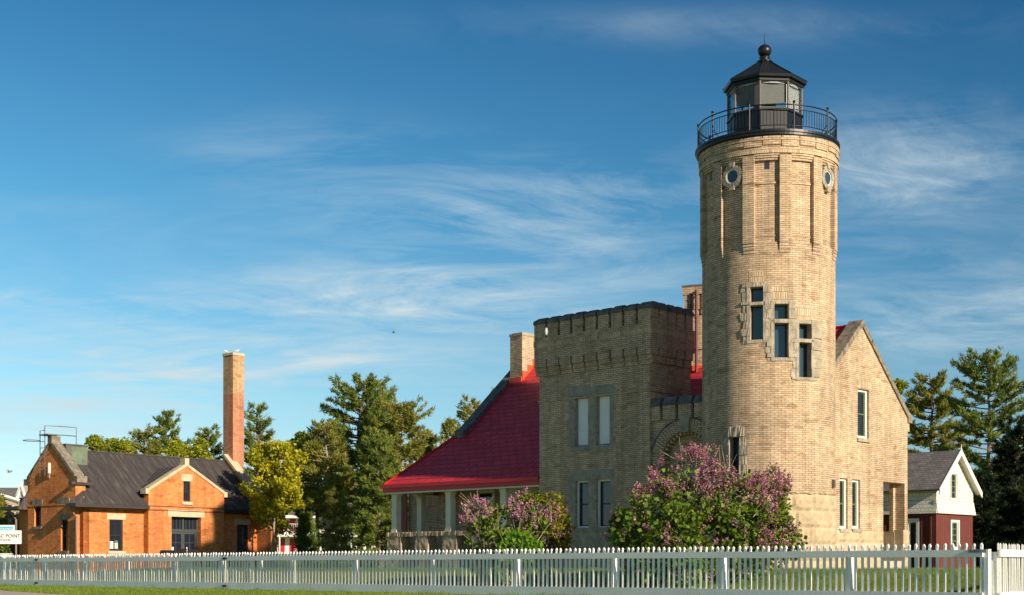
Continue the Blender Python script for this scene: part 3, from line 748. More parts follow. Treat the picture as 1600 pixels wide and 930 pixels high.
# stone foot of the gable wall
def rockwall(m, P, out, s0, s1, z0, z1, rows, bw, seed=1, d=.05):
    rnd = random.Random(seed); hh = (z1-z0)/rows
    for j in range(rows):
        t = s0 - rnd.uniform(0, bw*.6)
        while t < s1:
            w = bw*rnd.uniform(.6, 1.4); a, b = max(s0, t), min(s1, t+w)
            if b-a > .03:
                nx, nz = max(3, int((b-a)/.09)), max(3, int(hh/.09)); base = len(m.v)
                for i in range(nx+1):
                    for q in range(nz+1):
                        e = min(i, nx-i, q, nz-q)
                        m.v.append(tuple(P(a+(b-a)*i/nx, z0+hh*(j+q/nz)) + out*(0.008 if e == 0 else d+rnd.uniform(-.02, .025))))
                for i in range(nx):
                    for q in range(nz):
                        k = base+i*(nz+1)+q; m.f.append((k, k+nz+1, k+nz+2, k+1))
            t += w
m = MB(); zb = Zh(UG, 3.9, 828)
rockwall(m, gw, outR, VF, vo0, 0, zb-.42, 3, .7, 4, .02); rockwall(m, gw, outR, VF, vo0, zb-.42, zb-.03, 1, .9, 5, .05)
m.build('stone_base', M['rock'], LH, recalc=False); m = MB()
rockwall(m, gw, outR, vo2-.12, VK+.06, 0, zb+.05, 3, .6, 6, .09)
m.build('stone_base', M['rock'], LH, recalc=False)
m = MB(); m.box(H, UG-.02, UG+.5, vo2-.12, vo2, 0, zb+.05); m.box(H, UG+.3, UG+1.5, VK-.36, VK-.34, 0, zb); m.build('pier_stone', M['rock'], LH)
for s0 in (Vfor(1322, UG),):
    w = sash(gw, outR, s0, s0+.4, .55, .95, -.04, M['white'], M['glass'], LH, name='cellar_window', wide=.05, rows=())
# small box lamp on the wall beside the tower
m = MB(); aa = ang(1296.5); m.arc(Tc, 2.04, 2.14, aa-D2R(1.6), aa+D2R(1.6), zy(765, TY), zy(753, TY), n=1); m.build('box_lamp', M['greyiron'], LH)

# roof planes
def slab(m, pts, t):      # thick roof plane
    P = [Vector(p) for p in pts]; n = (P[1]-P[0]).cross(P[2]-P[0]).normalized()
    if n.z < 0: n = -n
    m.hexa([p - n*t for p in P], P)
m = MB()
slab(m, [H(UG+.1, VR, ZR), H(UL, VR, ZR), H(UL, VF, ZE), H(UG+.1, VF, ZE)], .12)
slab(m, [H(UG+.1, VR, ZR), H(UL, VR, ZR), H(UL, VK+.1, zroof(VK+.1)), H(UG+.1, VK+.1, zroof(VK+.1))], .12)
EV = -1.20; EZ = 3.87; UH = 16.55; UJ = UL; VJ = EV + (UH-UL); ZJ = zroof(VJ)
slab(m, [H(UE, VF, ZE), H(UL, VF, ZE), H(UL, EV, EZ), H(UE, EV, EZ)], .10)
slab(m, [H(UL, VJ, ZJ-.0), H(UL, EV, EZ), H(UH, EV, EZ)], .10)
slab(m, [H(UL, VJ, ZJ), H(UH, EV, EZ), H(UH, 5.5, EZ), H(UL, 5.5, ZJ)], .10)
roof = m.build('roof', M['redroof'], LH)
m = MB(); m.tube([H(UH+.0, EV, EZ+.03), H(UL, VJ, ZJ+.03)], .04, 6); m.tube([H(UG+.2, VR, ZR+.02), H(UL-.2, VR, ZR+.02)], .05, 6)
m.build('ridge_cap', M['redmetal'], roof)
m = MB()
for z0, z1, d in ((EZ-.30, EZ-.14, .0), (EZ-.14, EZ-.02, .07)):
    m.box(H, UE+.02, UH+.04+d, EV-.05-d, EV+.06, z0, z1); m.box(H, UH-.08, UH+.04+d, EV+.06, 5.5, z0, z1)
m.build('gutter', M['redmetal'], roof)
# coping stones on the gables
def coping(name, u0, u1, mat, parent, kz=.28):
    m = MB()
    for sgn, ve in ((-1, VF), (1, VK)):
        n = 5
        for i in range(n):
            t0, t1 = i/n + (.003 if i else 0), (i+1)/n - .003
            va, vb = VR+(ve-VR)*t0, VR+(ve-VR)*t1; za, zb_ = zroof(va), zroof(vb); h = .17
            m.hexa([H(u0, va, za-.05), H(u1, va, za-.05), H(u1, vb, zb_-.05), H(u0, vb, zb_-.05)], [H(u0, va, za+h), H(u1, va, za+h), H(u1, vb, zb_+h), H(u0, vb, zb_+h)])
        s = ve + sgn*.24
        m.hexa([H(u0, ve-sgn*.02, ZE-.20), H(u1, ve-sgn*.02, ZE-.20), H(u1, s, ZE-.20), H(u0, s, ZE-.20)], [H(u0, ve-sgn*.02, ZE+.17), H(u1, ve-sgn*.02, ZE+.17), H(u1, s, ZE+.06), H(u0, s, ZE+.06)])
    return m.build(name, mat, parent)
coping('gable_coping', UG-.06, UG+.46, M['coping'], LH); coping('gable_coping', UL-.40, UL+.06, M['stone_dark'], LH)
m = MB(); m.box(H, UG, UG+.35, VF-.16, VF-.01, ZE-.55, ZE-.2); m.box(H, UL-.38, UL, VF-.2, VF-.002, ZE-.6, ZE-.2); m.box(H, UG, UG+.35, VK+.002, VK+.14, ZE-.5, ZE-.2); m.build('kneeler', M['cream'], LH)
m = MB(); m.box(H, UL-.5, UL+.02, VF-.32, VF+.02, ZE-.85, ZE-.55); m.box(H, UE+.0, UE+.16, VF-.2, VF+.3, 6.40, 6.46); m.build('flashing', M['redmetal'], roof)
# left end chimney and the tall one behind the castle
def chimney_box(u0, u1, v0, v1, z0, z1, name='chimney'):
    m = MB(); m.box(H, u0, u1, v0, v1, z0, z1); o = m.build(name, M['cream'], LH)
    return o
ch = chimney_box(13.50, 14.15, 3.32, 4.75, 7.0, 9.84)
m = MB(); m.box(H, 13.47, 14.18, 3.29, 4.78, 9.84, 9.93); m.box(H, 13.55, 14.1, 3.37, 4.7, 9.93, 9.97); m.build('chimney_cap', M['stone'], ch)
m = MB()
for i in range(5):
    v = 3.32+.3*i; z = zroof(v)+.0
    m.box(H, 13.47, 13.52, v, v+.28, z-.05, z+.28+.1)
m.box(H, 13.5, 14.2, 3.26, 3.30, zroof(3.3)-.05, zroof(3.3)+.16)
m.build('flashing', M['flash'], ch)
V2 = 2.75
u1, u0 = Ufor(1071.5, V2), Ufor(1112, V2)
ztc = Zh(u1, V2, 449)
uC = u1
def HC(u, v, z):      # chimney turned off the house axes so its face catches more sun
    du, dv = u-uC, v-V2; c_, s_ = math.cos(D2R(20)), math.sin(D2R(20)); return H(uC+du*c_+dv*s_, V2-du*s_+dv*c_, z)
m = MB(); m.box(HC, u0, u1, V2, V2+.95, 4.5, ztc-.9)
m.box(HC, u0-.10, u1+.10, V2-.10, V2+1.05, ztc-.28, ztc)
nn = 4; w = (u1-u0+.16)/nn
for i in range(nn): m.box(HC, u0-.08+w*i+.05, u0-.08+w*(i+1)-.05, V2-.08, V2+1.0, ztc-.8, ztc-.28)
m.box(HC, u0, u1, V2, V2+.95, ztc-.9, ztc-.28)
for i in range(nn): m.box(HC, u0-.03+w*i+.05, u0-.03+w*(i+1)-.08, V2-.05, V2+.3, ztc-.98, ztc-.8)
m.box(HC, u0-.06, u1+.02, V2-.04, V2+1.0, ztc-2.2, ztc-1.8)
tch = m.build('chimney', M['cream'], LH)
m = MB(); m.box(HC, u0-.12, u1+.12, V2-.12, V2+1.07, ztc, ztc+.05); m.build('chimney_cap', M['stone_dark'], tch)
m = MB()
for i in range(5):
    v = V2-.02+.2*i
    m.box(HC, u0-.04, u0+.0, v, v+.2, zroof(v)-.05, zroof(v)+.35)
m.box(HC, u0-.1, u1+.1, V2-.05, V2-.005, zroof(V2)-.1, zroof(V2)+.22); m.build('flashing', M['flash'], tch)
VP_ = 2.72; m = MB(); up = Ufor(1088, VP_)
m.tube([H(up, VP_, zroof(VP_)-.1), H(up, VP_, Zh(up, VP_, 453))], .05, 8)
for z in (8.3, 9.4, 10.2): m.tube([H(up, VP_, z-.03), H(up, VP_, z+.03)], .065, 8)
m.build('downpipe', M['rust'], LH)

# ground floor room between porch and castle
VW = -.92
ur = Ufor(790, VW)
hx = [Ufor(819, VW), Ufor(814, VW)]
m = MB(); m.wall(fU(VW), [(UE+.002, -.2), (ur, -.2), (ur, EZ-.05), (UE+.002, EZ-.05)], [], vecB*.25); m.box(H, ur-.25, ur, VW+.252, VF-.002, -.2, EZ); m.build('room_wall', M['cream'], LH)
w0, w1 = sorted((Ufor(817, VW), Ufor(832, VW)))
w = sash(fU(VW), outF, w0, w1, 1.6, 3.2, -.03, M['white'], M['glass'], LH, wide=.07)
# porch: posts, arched beam, stone rail and piers
pu = [Ufor(615.5, VW-.1), Ufor(700, VW-.1), Ufor(790, VW-.1)]
ZP = zy(830, TY+ay*13+by*VW); ZB = zy(765, TY+ay*13+by*VW)
def post(u, v, half=False, hw=.13):
    m = MB(); m.box(H, u-hw, u+hw, v-hw, v+hw, ZP, ZB+.02); m.box(H, u-hw-.02, u+hw+.02, v-hw-.02, v+hw+.02, ZP, ZP+.09); m.build('porch_post', M['creamtrim'], LH)
vp = VW-.1+.13
for u in pu: post(u if u != pu[2] else u+.14, vp)
post(Ufor(658, .38), .40)
def bracket(m, u0, sg, v0, v1, r=.30, vert=True):
    arc = [(u0+sg*(r-r*math.sin(t)), ZB - r + r*math.cos(t)) for t in [PI/2*i/6 for i in range(7)]]
    ring = [(u0, ZB+.01)] + [(u0 + sg*(r - r*math.cos(t)), ZB - r + r*math.sin(t)) for t in [PI/2*i/6 for i in range(7)]]
    m.hexa([H(u, v0, z) for u, z in ring], [H(u, v1, z) for u, z in ring])
def bracketV(m, u_0, u_1, v0, sg, r=.30):
    ring = [(v0, ZB+.01)] + [(v0 + sg*(r - r*math.cos(t)), ZB - r + r*math.sin(t)) for t in [PI/2*i/6 for i in range(7)]]
    m.hexa([H(u_0, v, z) for v, z in ring], [H(u_1, v, z) for v, z in ring])
m = MB(); m.box(H, pu[2]-.02, pu[0]+.13, vp-.12, vp+.12, ZB, EZ-.16); m.box(H, pu[0]-.11, pu[0]+.13, vp+.12, 1.0, ZB, EZ-.16)
m.box(H, UE+.02, pu[2]-.02, vp-.12, vp+.0, EZ-.34, EZ-.16)
m.box(H, UE+.02, pu[0]+.28, EV-.02, vp-.12, EZ-.36, EZ-.302)
bracket(m, pu[0]-.13, -1, vp-.11, vp+.11); bracket(m, pu[1]+.13, 1, vp-.11, vp+.11); bracket(m, pu[1]-.13, -1, vp-.11, vp+.11); bracket(m, pu[2]+.27, 1, vp-.11, vp+.11)
bracketV(m, pu[0]-.10, pu[0]+.12, vp+.13, 1); bracketV(m, pu[0]-.10, pu[0]+.12, .27, -1)
m.build('porch_beam', M['creamtrim'], LH)
m = MB(); m.box(H, ur, pu[0]+.1, vp+.13, VF-.01, EZ-.2, EZ-.17); m.build('porch_ceiling', M['creamtrim'], LH)
m = MB(); m.box(H, ur, pu[0]+.3, vp-.2, VF-.01, .35, 1.0); m.build('porch_floor', M['greyiron'], LH)
m = MB()
zr0, zr1 = zy(837, TY+ay*13+by*VW), ZP
rnd = random.Random(5)
n = 60; ring = []
for i in range(n):
    u0 = pu[2]-.1+(pu[0]+.32-pu[2]+.1)*i/n; u1 = pu[2]-.1+(pu[0]+.32-pu[2]+.1)*(i+1)/n; e = rnd.uniform(-.02, .02); g = rnd.uniform(-.012, .012)
    m.box(H, u0, u1, vp-.22+e, vp+.2, zr0+g, zr1-.001+g*.3)
m.build('porch_rail', M['rockpink'], LH)
for x0, x1 in ((606, 627), (650, 669), (693, 714), (737, 758)):
    va = vp-.2; u1, u0 = Ufor(x0, va), Ufor(x1-1, va)
    m = MB(); nz, nu = 10, 6
    base = len(m.v)
    # rough pier: grid box with bulging faces
    for j in range(nz+1):
        z = .3+(zr0-.3)*j/nz
        bul = .05*abs(math.sin(PI*(z-.3)/.78+.2))
        ringp = []
        for k in range(nu): ringp.append((u0-bul*.6+(u1-u0+bul*1.2)*k/nu, va-bul*.6))
        for k in range(nu): ringp.append((u1+bul*.6, va-bul*.6+(.45+bul)*k/nu))
        for k in range(nu): ringp.append((u1+bul*.6-(u1-u0+bul*1.2)*k/nu, va+.45))
        for k in range(nu): ringp.append((u0-bul*.6, va+.45-(.45+bul)*k/nu))
        for (u, v) in ringp: m.v.append(tuple(H(u+rnd.uniform(-.012,.012), v+rnd.uniform(-.012,.012), z)))
    k4 = 4*nu
    for j in range(nz):
        for k in range(k4):
            a = base+j*k4+k; b = base+j*k4+(k+1) % k4; m.f.append((a, b, b+k4, a+k4))
    m.build('porch_pier', M['rockpink'], LH)
m = MB(); m.box(H, ur, pu[0]+.2, vp-.18, vp+.1, -.2, .95); m.build('porch_base', M['rockpink'], LH)
# porch door / window and back walls
w0, w1 = sorted((Ufor(747, VF), Ufor(775, VF)))
sash(fU(VF), outF, w0, w1, 1.1, zy(764, TY+ay*12+by*VF), -.03, M['creamtrim'], M['glass'], LH, name='porch_door', wide=.13, rows=(), mat2=M['darksash'])
m = MB(); uu = Ufor(638, 1.6); m.box(H, UL+.01, uu, 1.6, 2.6, -.2, 3.95); m.build('rear_wing', M['cream'], LH)
m = MB(); u2 = Ufor(621, 1.4); m.wall(fU(1.4), [(uu-.1, -.2), (u2, -.2), (u2, 2.9), (uu+.25, 3.75), (uu-.1, 3.75)], [], vecB*.08); pb = m.build('board_partition', M['pinkboard'], LH)
m = MB(); m.tube([H(u2+.05, 1.35, 2.9), H(uu+.2, 1.35, 3.78)], .05, 6); m.build('trim_board', M['white'], pb)
# ------------------------------------------------------------------ ground
FP = Vector((8.87, 26.8)); FD = Vector((-.713, .701)).normalized(); FN = Vector((FD.y, -FD.x))      # fence line and its inner normal
if FN.y < 0: FN = -FN
def smooth(t): t = max(0, min(1, t)); return t*t*(3-2*t)
def zg(x, y):
    d = (Vector((x, y)) - FP).dot(FN)
    r2 = Vector((.56, .83)).normalized()
    return .66*smooth(d/9.5) + 1.35*smooth((y-85)/60)
def sheet(name, xs, ys, mat, dz=0, f=zg):
    V = [(x, y, f(x, y)+dz) for y in ys for x in xs]; nx = len(xs)
    Fq = [(j*nx+i, j*nx+i+1, (j+1)*nx+i+1, (j+1)*nx+i) for j in range(len(ys)-1) for i in range(nx-1)]
    return mesh_np(name, V, Fq, mat, smooth=True)
xs = sorted(set([-2500, -900, -400, -200, -120, -80] + [i*1.0 for i in range(-60, 61)] + [80, 120, 200, 400, 900, 2500]))
ys = sorted(set([-200, -50, 0, 10, 20] + [20+i*1.0 for i in range(1, 90)] + [115, 122, 130, 138, 150, 180, 250, 400, 800, 1600, 3000]))
struct(sheet('ground', xs, ys, M['lawn']))
def strip(name, pts, w, mat, z=.006):
    m = MB(); P = [Vector((p[0], p[1])) for p in pts]
    for i in range(len(P)-1):
        d = (P[i+1]-P[i]).normalized(); n = Vector((-d.y, d.x))*w/2
        q = [P[i]-n, P[i+1]-n, P[i+1]+n, P[i]+n]
        m.hexa([Vector((a.x, a.y, z-.05)) for a in q], [Vector((a.x, a.y, z+.004)) for a in q])
    return struct(m.build(name, mat))
off = -FN*6.9
p0 = FP + FD*30 - FN*4.6 ; 
strip('path', [(-19.2, 49.2), (-15.9, 41.9), (-13.0, 37.2), (-8, 30), (2, 17)], 2.3, M['concrete'])
rq = FP - FN*13
m = MB(); e = Vector((FD.x, FD.y)); q = [rq+e*80-FN*14, rq-e*60-FN*14, rq-e*60+FN*4.2, rq+e*80+FN*4.2]
m.hexa([Vector((a.x, a.y, -.05)) for a in q], [Vector((a.x, a.y, .014)) for a in q]); struct(m.build('bounce_road', M['bounce_road']))  # unseen road, added pale to bounce light onto the fence rails

# ------------------------------------------------------------------ white picket fence
SPC = .148
def fpoint(s, dz=0, back=0, d0=FP, dd=FD, nn=FN): p = d0 + dd*s + nn*back; return Vector((p.x, p.y, dz))
def sfor(px, d0=FP, dd=FD):
    k = XP(px); return (k*d0.y - d0.x)/(dd.x - k*dd.y)
def picket_mesh(name='picket', h=1.165, low=.06, d=FD, n=FN, t=.022):
    m = MB(); e = Vector((d.x, d.y, 0)); g = Vector((n.x, n.y, 0))
    def ring(r, z): return [e*(-r)+g*(-r)+Vector((0,0,z)), e*r+g*(-r)+Vector((0,0,z)), e*r+g*r+Vector((0,0,z)), e*(-r)+g*r+Vector((0,0,z))]
    m.hexa(ring(t, low), ring(t, h-.035)); m.hexa(ring(t, h-.035), ring(t*.35, h))
    return m
def fence_run(label, s0, s1, posts, cat='fence', name='picket_fence', d0=FP, dd=FD, nn=FN, brace=None, hinges=(), ends=(), indiv=100, dz=0, lower=.23, upz=(.91, 1.045), loz=(.03, .245), group=None, joints=()):
    lo, hi = min(s0, s1), max(s0, s1)
    root = fpoint(lo, dz, 0, d0, dd, nn); T = thing(name, root, label, cat, group)
    FRr = lambda s, b, z: fpoint(s, z+dz, b, d0, dd, nn)
    def plank(nm, z0, z1, b0, b1, cuts):
        cs = [lo] + sorted(c for c in cuts if lo < c < hi) + [hi]
        for a, b in zip(cs[:-1], cs[1:]):
            m = MB(); dzz = random.uniform(-.006, .006); m.box(FRr, a+.002, b-.002, b0, b1, z0+dzz, z1+dzz); m.build(nm, M['fence'], T)
    plank('upper_rail', upz[0], upz[1], -.06, -.026, joints); plank('lower_rail', loz[0], loz[1], -.06, -.026, joints)
    pm = picket_mesh(d=dd, n=nn, t=.022 if dd is FD else .014).build('picket', M['fence'], None); me = pm.data; bpy.data.objects.remove(pm)
    n = int((hi-lo-.04)/SPC)
    rest = MB(); pv = [Vector(v.co) for v in me.vertices]; pf = [tuple(p.vertices) for p in me.polygons]
    for i in range(n+1):
        s = lo + .05 + i*SPC + random.uniform(-.006, .006)
        if s > hi-.02: break
        p = fpoint(s, dz + random.uniform(-.008, .008), 0, d0, dd, nn)
        if i < indiv:
            o = bpy.data.objects.new('picket', me); C.objects.link(o); o.parent = T; o.location = p - root
            o.rotation_euler = (random.uniform(-.014, .014), random.uniform(-.014, .014), random.uniform(-.1, .1))
        else:
            rest.add([v+p for v in pv], pf)
    if rest.v: tag(rest.build('pickets_further_along', M['fence'], T), kind='stuff')
    for s in posts:
        m = MB(); m.box(FRr, s-.06, s+.06, .026, .15, -.1, 1.0); m.build('fence_post', M['fence'], T)
    if brace:
        a, b = brace; m = MB()
        m.hexa([FRr(a, -.022+.05, loz[1]), FRr(a-.09 if b > a else a+.09, .028, loz[1]), FRr(a-.09 if b > a else a+.09, .06, loz[1]), FRr(a, .06, loz[1])],
               [FRr(b, .028, upz[0]), FRr(b-.09 if b > a else b+.09, .028, upz[0]), FRr(b-.09 if b > a else b+.09, .06, upz[0]), FRr(b, .06, upz[0])]); m.build('gate_brace', M['fence'], T)
    for s in ends:
        m = MB(); m.box(FRr, s-.07, s+.07, -.024, .03, .06, 1.03); m.build('gate_stile', M['fence'], T)
    for s in hinges:
        for z in (.98, .14):
            m = MB(); q = [(s-.17, z), (s-.04, z-.035), (s+.04, z-.035), (s+.17, z), (s+.04, z+.035), (s-.04, z+.035)]
            m.hexa([FRr(a, -.068, c) for a, c in q], [FRr(a, -.061, c) for a, c in q]); m.build('hinge', M['black'], T)
    return T
sg = [sfor(x) for x in (-60, 31, 59.5, 352.5, 398, 1546)]
G1a, G1b, G2a, G2b, SC = sg[2], sg[1], sg[4], sg[3], sg[5]
fence_run('white picket fence past the far left gate, running out of the picture', sg[1]+.004, sg[0], [sfor(10), sfor(-30)], lower=.2)
fence_run('white picket gate with a diagonal brace at the far left, below the sign', sg[2]+.004, sg[1]-.004, [], cat='gate', name='picket_gate', brace=(sg[2]+.1, sg[1]-.25), hinges=(sg[2]+.03,), ends=(sg[1]-.09,))
fence_run('white picket fence between the two gates, before the orange brick building', sg[3]+.004, sg[2]-.004, [sfor(x) for x in (66, 129, 197, 270, 345)], joints=(sfor(250), sfor(145)))
fence_run('white picket gate with a diagonal brace in front of the yellow maple', sg[4]+.004, sg[3]-.004, [], cat='gate', name='picket_gate', brace=(sg[3]-.15, sg[4]+.25), hinges=(sg[3]-.03,), ends=(sg[4]+.09,), dz=0)
FM = fence_run('long white picket fence with wide rails along the lighthouse lawn', .09, sg[4]-.004, [sfor(x) for x in (405, 453, 553, 673, 804, 956, 1126, 1324)], joints=[sfor(x) for x in (500, 640, 862, 1160)])
m = MB(); m.box(lambda s, b, z: fpoint(s, z, b), -.01, .088, -.024, .08, -.1, 1.05); m.build('fence_post', M['fence'], FM)
RD = Vector((.56, .83)).normalized(); RN = Vector((RD.y, -RD.x)) * -1; RP = FP + FD*(-.14) + RD*.12
fence_run('white picket fence going back from the right corner, seen edge on', 0, 14, [.1, 2.6, 5.1, 7.6], d0=RP, dd=RD, nn=-RN*-1, joints=(5,))
# small arrow plaque at the corner
def text_obj(s, size, mat, parent, M4, name='lettering', ext=.002, align='LEFT'):
    cu = bpy.data.curves.new(name, 'FONT'); cu.body = s; cu.size = size; cu.extrude = ext; cu.align_x = align; cu.materials.append(mat)
    tmp = bpy.data.objects.new('tmp_text', cu); me = bpy.data.meshes.new_from_object(tmp); bpy.data.objects.remove(tmp); me.materials.clear(); me.materials.append(mat)
    o = bpy.data.objects.new(name, me); C.objects.link(o); o.parent = parent; o.matrix_local = M4; return o
from mathutils import Matrix
def basis(x, z, loc):      # text x-axis along x, y-axis up, facing n
    x = Vector(x).normalized(); up = Vector((0,0,1)); n = x.cross(up); return Matrix(((x.x, up.x, n.x, loc[0]), (x.y, up.y, n.y, loc[1]), (x.z, up.z, n.z, loc[2]), (0,0,0,1)))
s1, s0 = sfor(1515), sfor(1544.5)
org = fpoint(s1, .99, -.075)
PQ = thing('arrow_sign', org, 'small grey arrow plaque screwed to the fence rail at the right corner', 'sign')
m = MB(); m.box(lambda s, b, z: fpoint(s, z, b), s1, s0, -.075, -.0605, .985, 1.05); m.build('sign_board', M['fence_sign'] if 'fence_sign' in M else M['stone_grey'], PQ)
rt = -Vector((FD.x, FD.y, 0)); ln = s1-s0; nb = Vector((-FN.x, -FN.y, 0))*.004
B_ = lambda dx, dz: basis(rt, 0, Vector(rt)*dx + Vector((0,0,dz)) + nb)
text_obj('LIGHTHOUSE', .022, M['ink'], PQ, B_(.12, .032)); text_obj('ENTRANCE', .026, M['ink'], PQ, B_(.12, .004))
m = MB(); Q = lambda x, z: org + rt*x + Vector((0,0,z)) + nb
for k in (0, 1):
    pass
m.hexa([Q(.03,.03)+nb*0, Q(.06,.012), Q(.06,.048)], [Q(.03,.03)+nb, Q(.06,.012)+nb, Q(.06,.048)+nb]); m.hexa([Q(.06,.024), Q(.09,.024), Q(.09,.036), Q(.06,.036)], [q+nb for q in (Q(.06,.024), Q(.09,.024), Q(.09,.036), Q(.06,.036))]); m.build('arrow', M['ink'], PQ)

# ------------------------------------------------------------------ orange brick building at the left
KX, KY = -18.46, 62.0
AB = D2R(39.0); a2 = (-math.cos(AB), math.sin(AB)); b2 = (math.sin(AB), math.cos(AB))
def K(q, s, z): return Vector((KX + a2[0]*q + b2[0]*s, KY + a2[1]*q + b2[1]*s, z))
def Qfor(px, s): k = XP(px); X0 = KX+b2[0]*s; Y0 = KY+b2[1]*s; return (k*Y0-X0)/(a2[0]-k*a2[1])
def Sfor(px, q): k = XP(px); X0 = KX+a2[0]*q; Y0 = KY+a2[1]*q; return (k*Y0-X0)/(b2[0]-k*b2[1])
def Zk(q, s, py): return zy(py, KY+a2[1]*q+b2[1]*s)
vA2, vB2 = Vector((a2[0], a2[1], 0)), Vector((b2[0], b2[1], 0))
BB = thing('brick_building', (KX, KY, 0), 'orange brick building with dark metal roof and a tall free chimney stack', 'building')
ZR2, QR, SL2, S1 = 5.92, 2.40, .89, 9.75
zr2 = lambda q: ZR2 - SL2*abs(q-QR)
EQ = -.38; EZ2 = zr2(EQ)
def rect(a, b, c, d): return [(a,c), (b,c), (b,d), (a,d)]
# facade (facing -a)
f0 = lambda q: (lambda s, z: K(q, s, z))
PB = .36
w1 = (Sfor(171,0), Sfor(192,0), Zk(0,1.7,861), Zk(0,1.7,812)); w2 = (Sfor(370.5,0), Sfor(387.5,0), Zk(0,8.8,872), Zk(0,8.8,820))
m = MB(); m.wall(f0(0), [(0,-.3), (S1,-.3), (S1, EZ2+.25), (0, EZ2+.25)], [rect(*w1), rect(*w2)], vA2*.3); m.build('front_wall', M['orange'], BB)
bs0, bs1, bsm = Sfor(232,-PB), Sfor(350,-PB), Sfor(291,-PB)
dz0, dz1 = .45, Zk(-PB, 5.2, 808); ds0, ds1 = Sfor(268,-PB), Sfor(314,-PB)
sw = (Sfor(286.5,-PB), Sfor(297.5,-PB), Zk(-PB,5.2,784), Zk(-PB,5.2,752))
zk0, zap = Zk(-PB, bs0, 766), Zk(-PB, bsm, 728)
m = MB(); m.wall(f0(-PB), [(bs0,-.3), (bs1,-.3), (bs1, zk0), (bsm, zap), (bs0, zk0)], [rect(ds0,ds1,dz0,dz1), rect(*sw)], vA2*.35); 
zgt = zk0
bay = m.build('gabled_bay', M['orange'], BB)
m = MB(); m.box(K, -PB-.02, 2.0, bs0+.02, bs1-.02, dz0-.1, dz0); m.box(K, -.0, .02, ds0-.5, ds1+.5, dz0, dz1+.2); m.build('door_reveal', M['doorgrey'], bay)
m = MB()      # bay roof
slab(m, [K(-PB+.3, bsm, zap-.02), K(2.3, bsm, zap-.02), K(2.0, bs0, zk0-.02), K(-PB+.3, bs0, zk0-.02)], .1); slab(m, [K(-PB+.3, bsm, zap-.02), K(2.3, bsm, zap-.02), K(2.0, bs1, zk0-.02), K(-PB+.3, bs1, zk0-.02)], .1)
for i in range(5):
    for (sa, za, sb, zb_) in ((bsm, zap, bs0, zk0), (bsm, zap, bs1, zk0)): m.tube([K(-.0+.35*i, sa, za), K(0+.35*i, sb, zb_)], .018, 4)
m.build('bay_roof', M['seam'], bay)
m = MB()
for se in (bs0, bs1):
    sgn = 1 if se > bsm else -1
    for i in range(4):
        t0, t1 = i/4+.003, (i+1)/4-.003; sa, sb = bsm+(se-bsm)*t0, bsm+(se-bsm)*t1; za, zb_ = zap+(zk0-zap)*t0, zap+(zk0-zap)*t1
        m.hexa([K(-PB-.05,sa,za-.02), K(-PB+.33,sa,za-.02), K(-PB+.33,sb,zb_-.02), K(-PB-.05,sb,zb_-.02)], [K(-PB-.05,sa,za+.12), K(-PB+.33,sa,za+.12), K(-PB+.33,sb,zb_+.12), K(-PB-.05,sb,zb_+.12)])
    m.box(K, -PB-.06, -PB+.34, min(se-.16*(sgn < 0)-.03, se+sgn*.16), max(se, se+sgn*.16), zk0-.16, zk0+.08)
m.box(K, -PB-.06, -PB+.3, bsm-.12, bsm+.12, zap+.02, zap+.34)
m.build('gable_coping', M['lintel'], bay)
m = MB()
for (s0_, s1_, z0_, z1_, q_) in ((ds0-.2, ds1+.2, dz1+.002, dz1+.32, -PB), (sw[0]-.12, sw[1]+.12, sw[3]+.002, sw[3]+.32, -PB), (sw[0]-.1, sw[1]+.1, sw[2]-.14, sw[2]-.002, -PB), (w1[0]-.14, w1[1]+.14, w1[3]+.002, w1[3]+.26, 0), (w1[0]-.12, w1[1]+.12, w1[2]-.12, w1[2]-.002, 0), (w2[0]-.14, w2[1]+.14, w2[3]+.002, w2[3]+.28, 0)):
    m = MB(); m.box(K, q_-.02 - (.05 if z1_-z0_ < .2 else 0), q_+.2, s0_, s1_, z0_, z1_); m.build('lintel' if z1_-z0_ > .2 else 'window_sill', M['lintel'], BB)
m = MB(); m.box(K, -PB-.02, -PB+.01, bs0, bs1, Zk(-PB,5.2,797.5), Zk(-PB,5.2,796.2)); m.box(K, .0-.33, .01-.3, 0, .02, 0, .01) ; m.build('string_course', M['orange'], bay)
oA = -vA2
sash(f0(0), oA, *w1, .1, M['darksash'], M['glass'], BB, wide=.055, rows=(.5,), cols=(.5,))
sash(f0(0), oA, *w2, .1, M['darksash'], M['bluepane'], BB, wide=.055, rows=(.33,.66), cols=(.5,))
sash(f0(-PB), oA, *sw, .1, M['darksash'], M['glass'], BB, wide=.05, rows=(.5,), cols=(.5,))
# notices behind the panes
m = MB(); m.box(K, .085, .115, w1[0]+.06, w1[0]+.26, w1[2]+.10, w1[2]+.42); m.build('window_poster', M['white'], BB)
m = MB(); m.box(K, .085, .115, w1[0]+.33, w1[0]+.50, w1[2]+.10, w1[2]+.36); m.build('window_poster', M['curtain'], BB)
m = MB(); m.box(K, .085, .115, w1[0]+.33, w1[0]+.50, w1[2]+.37, w1[2]+.46); m.build('window_poster', M['bluepaint'], BB)
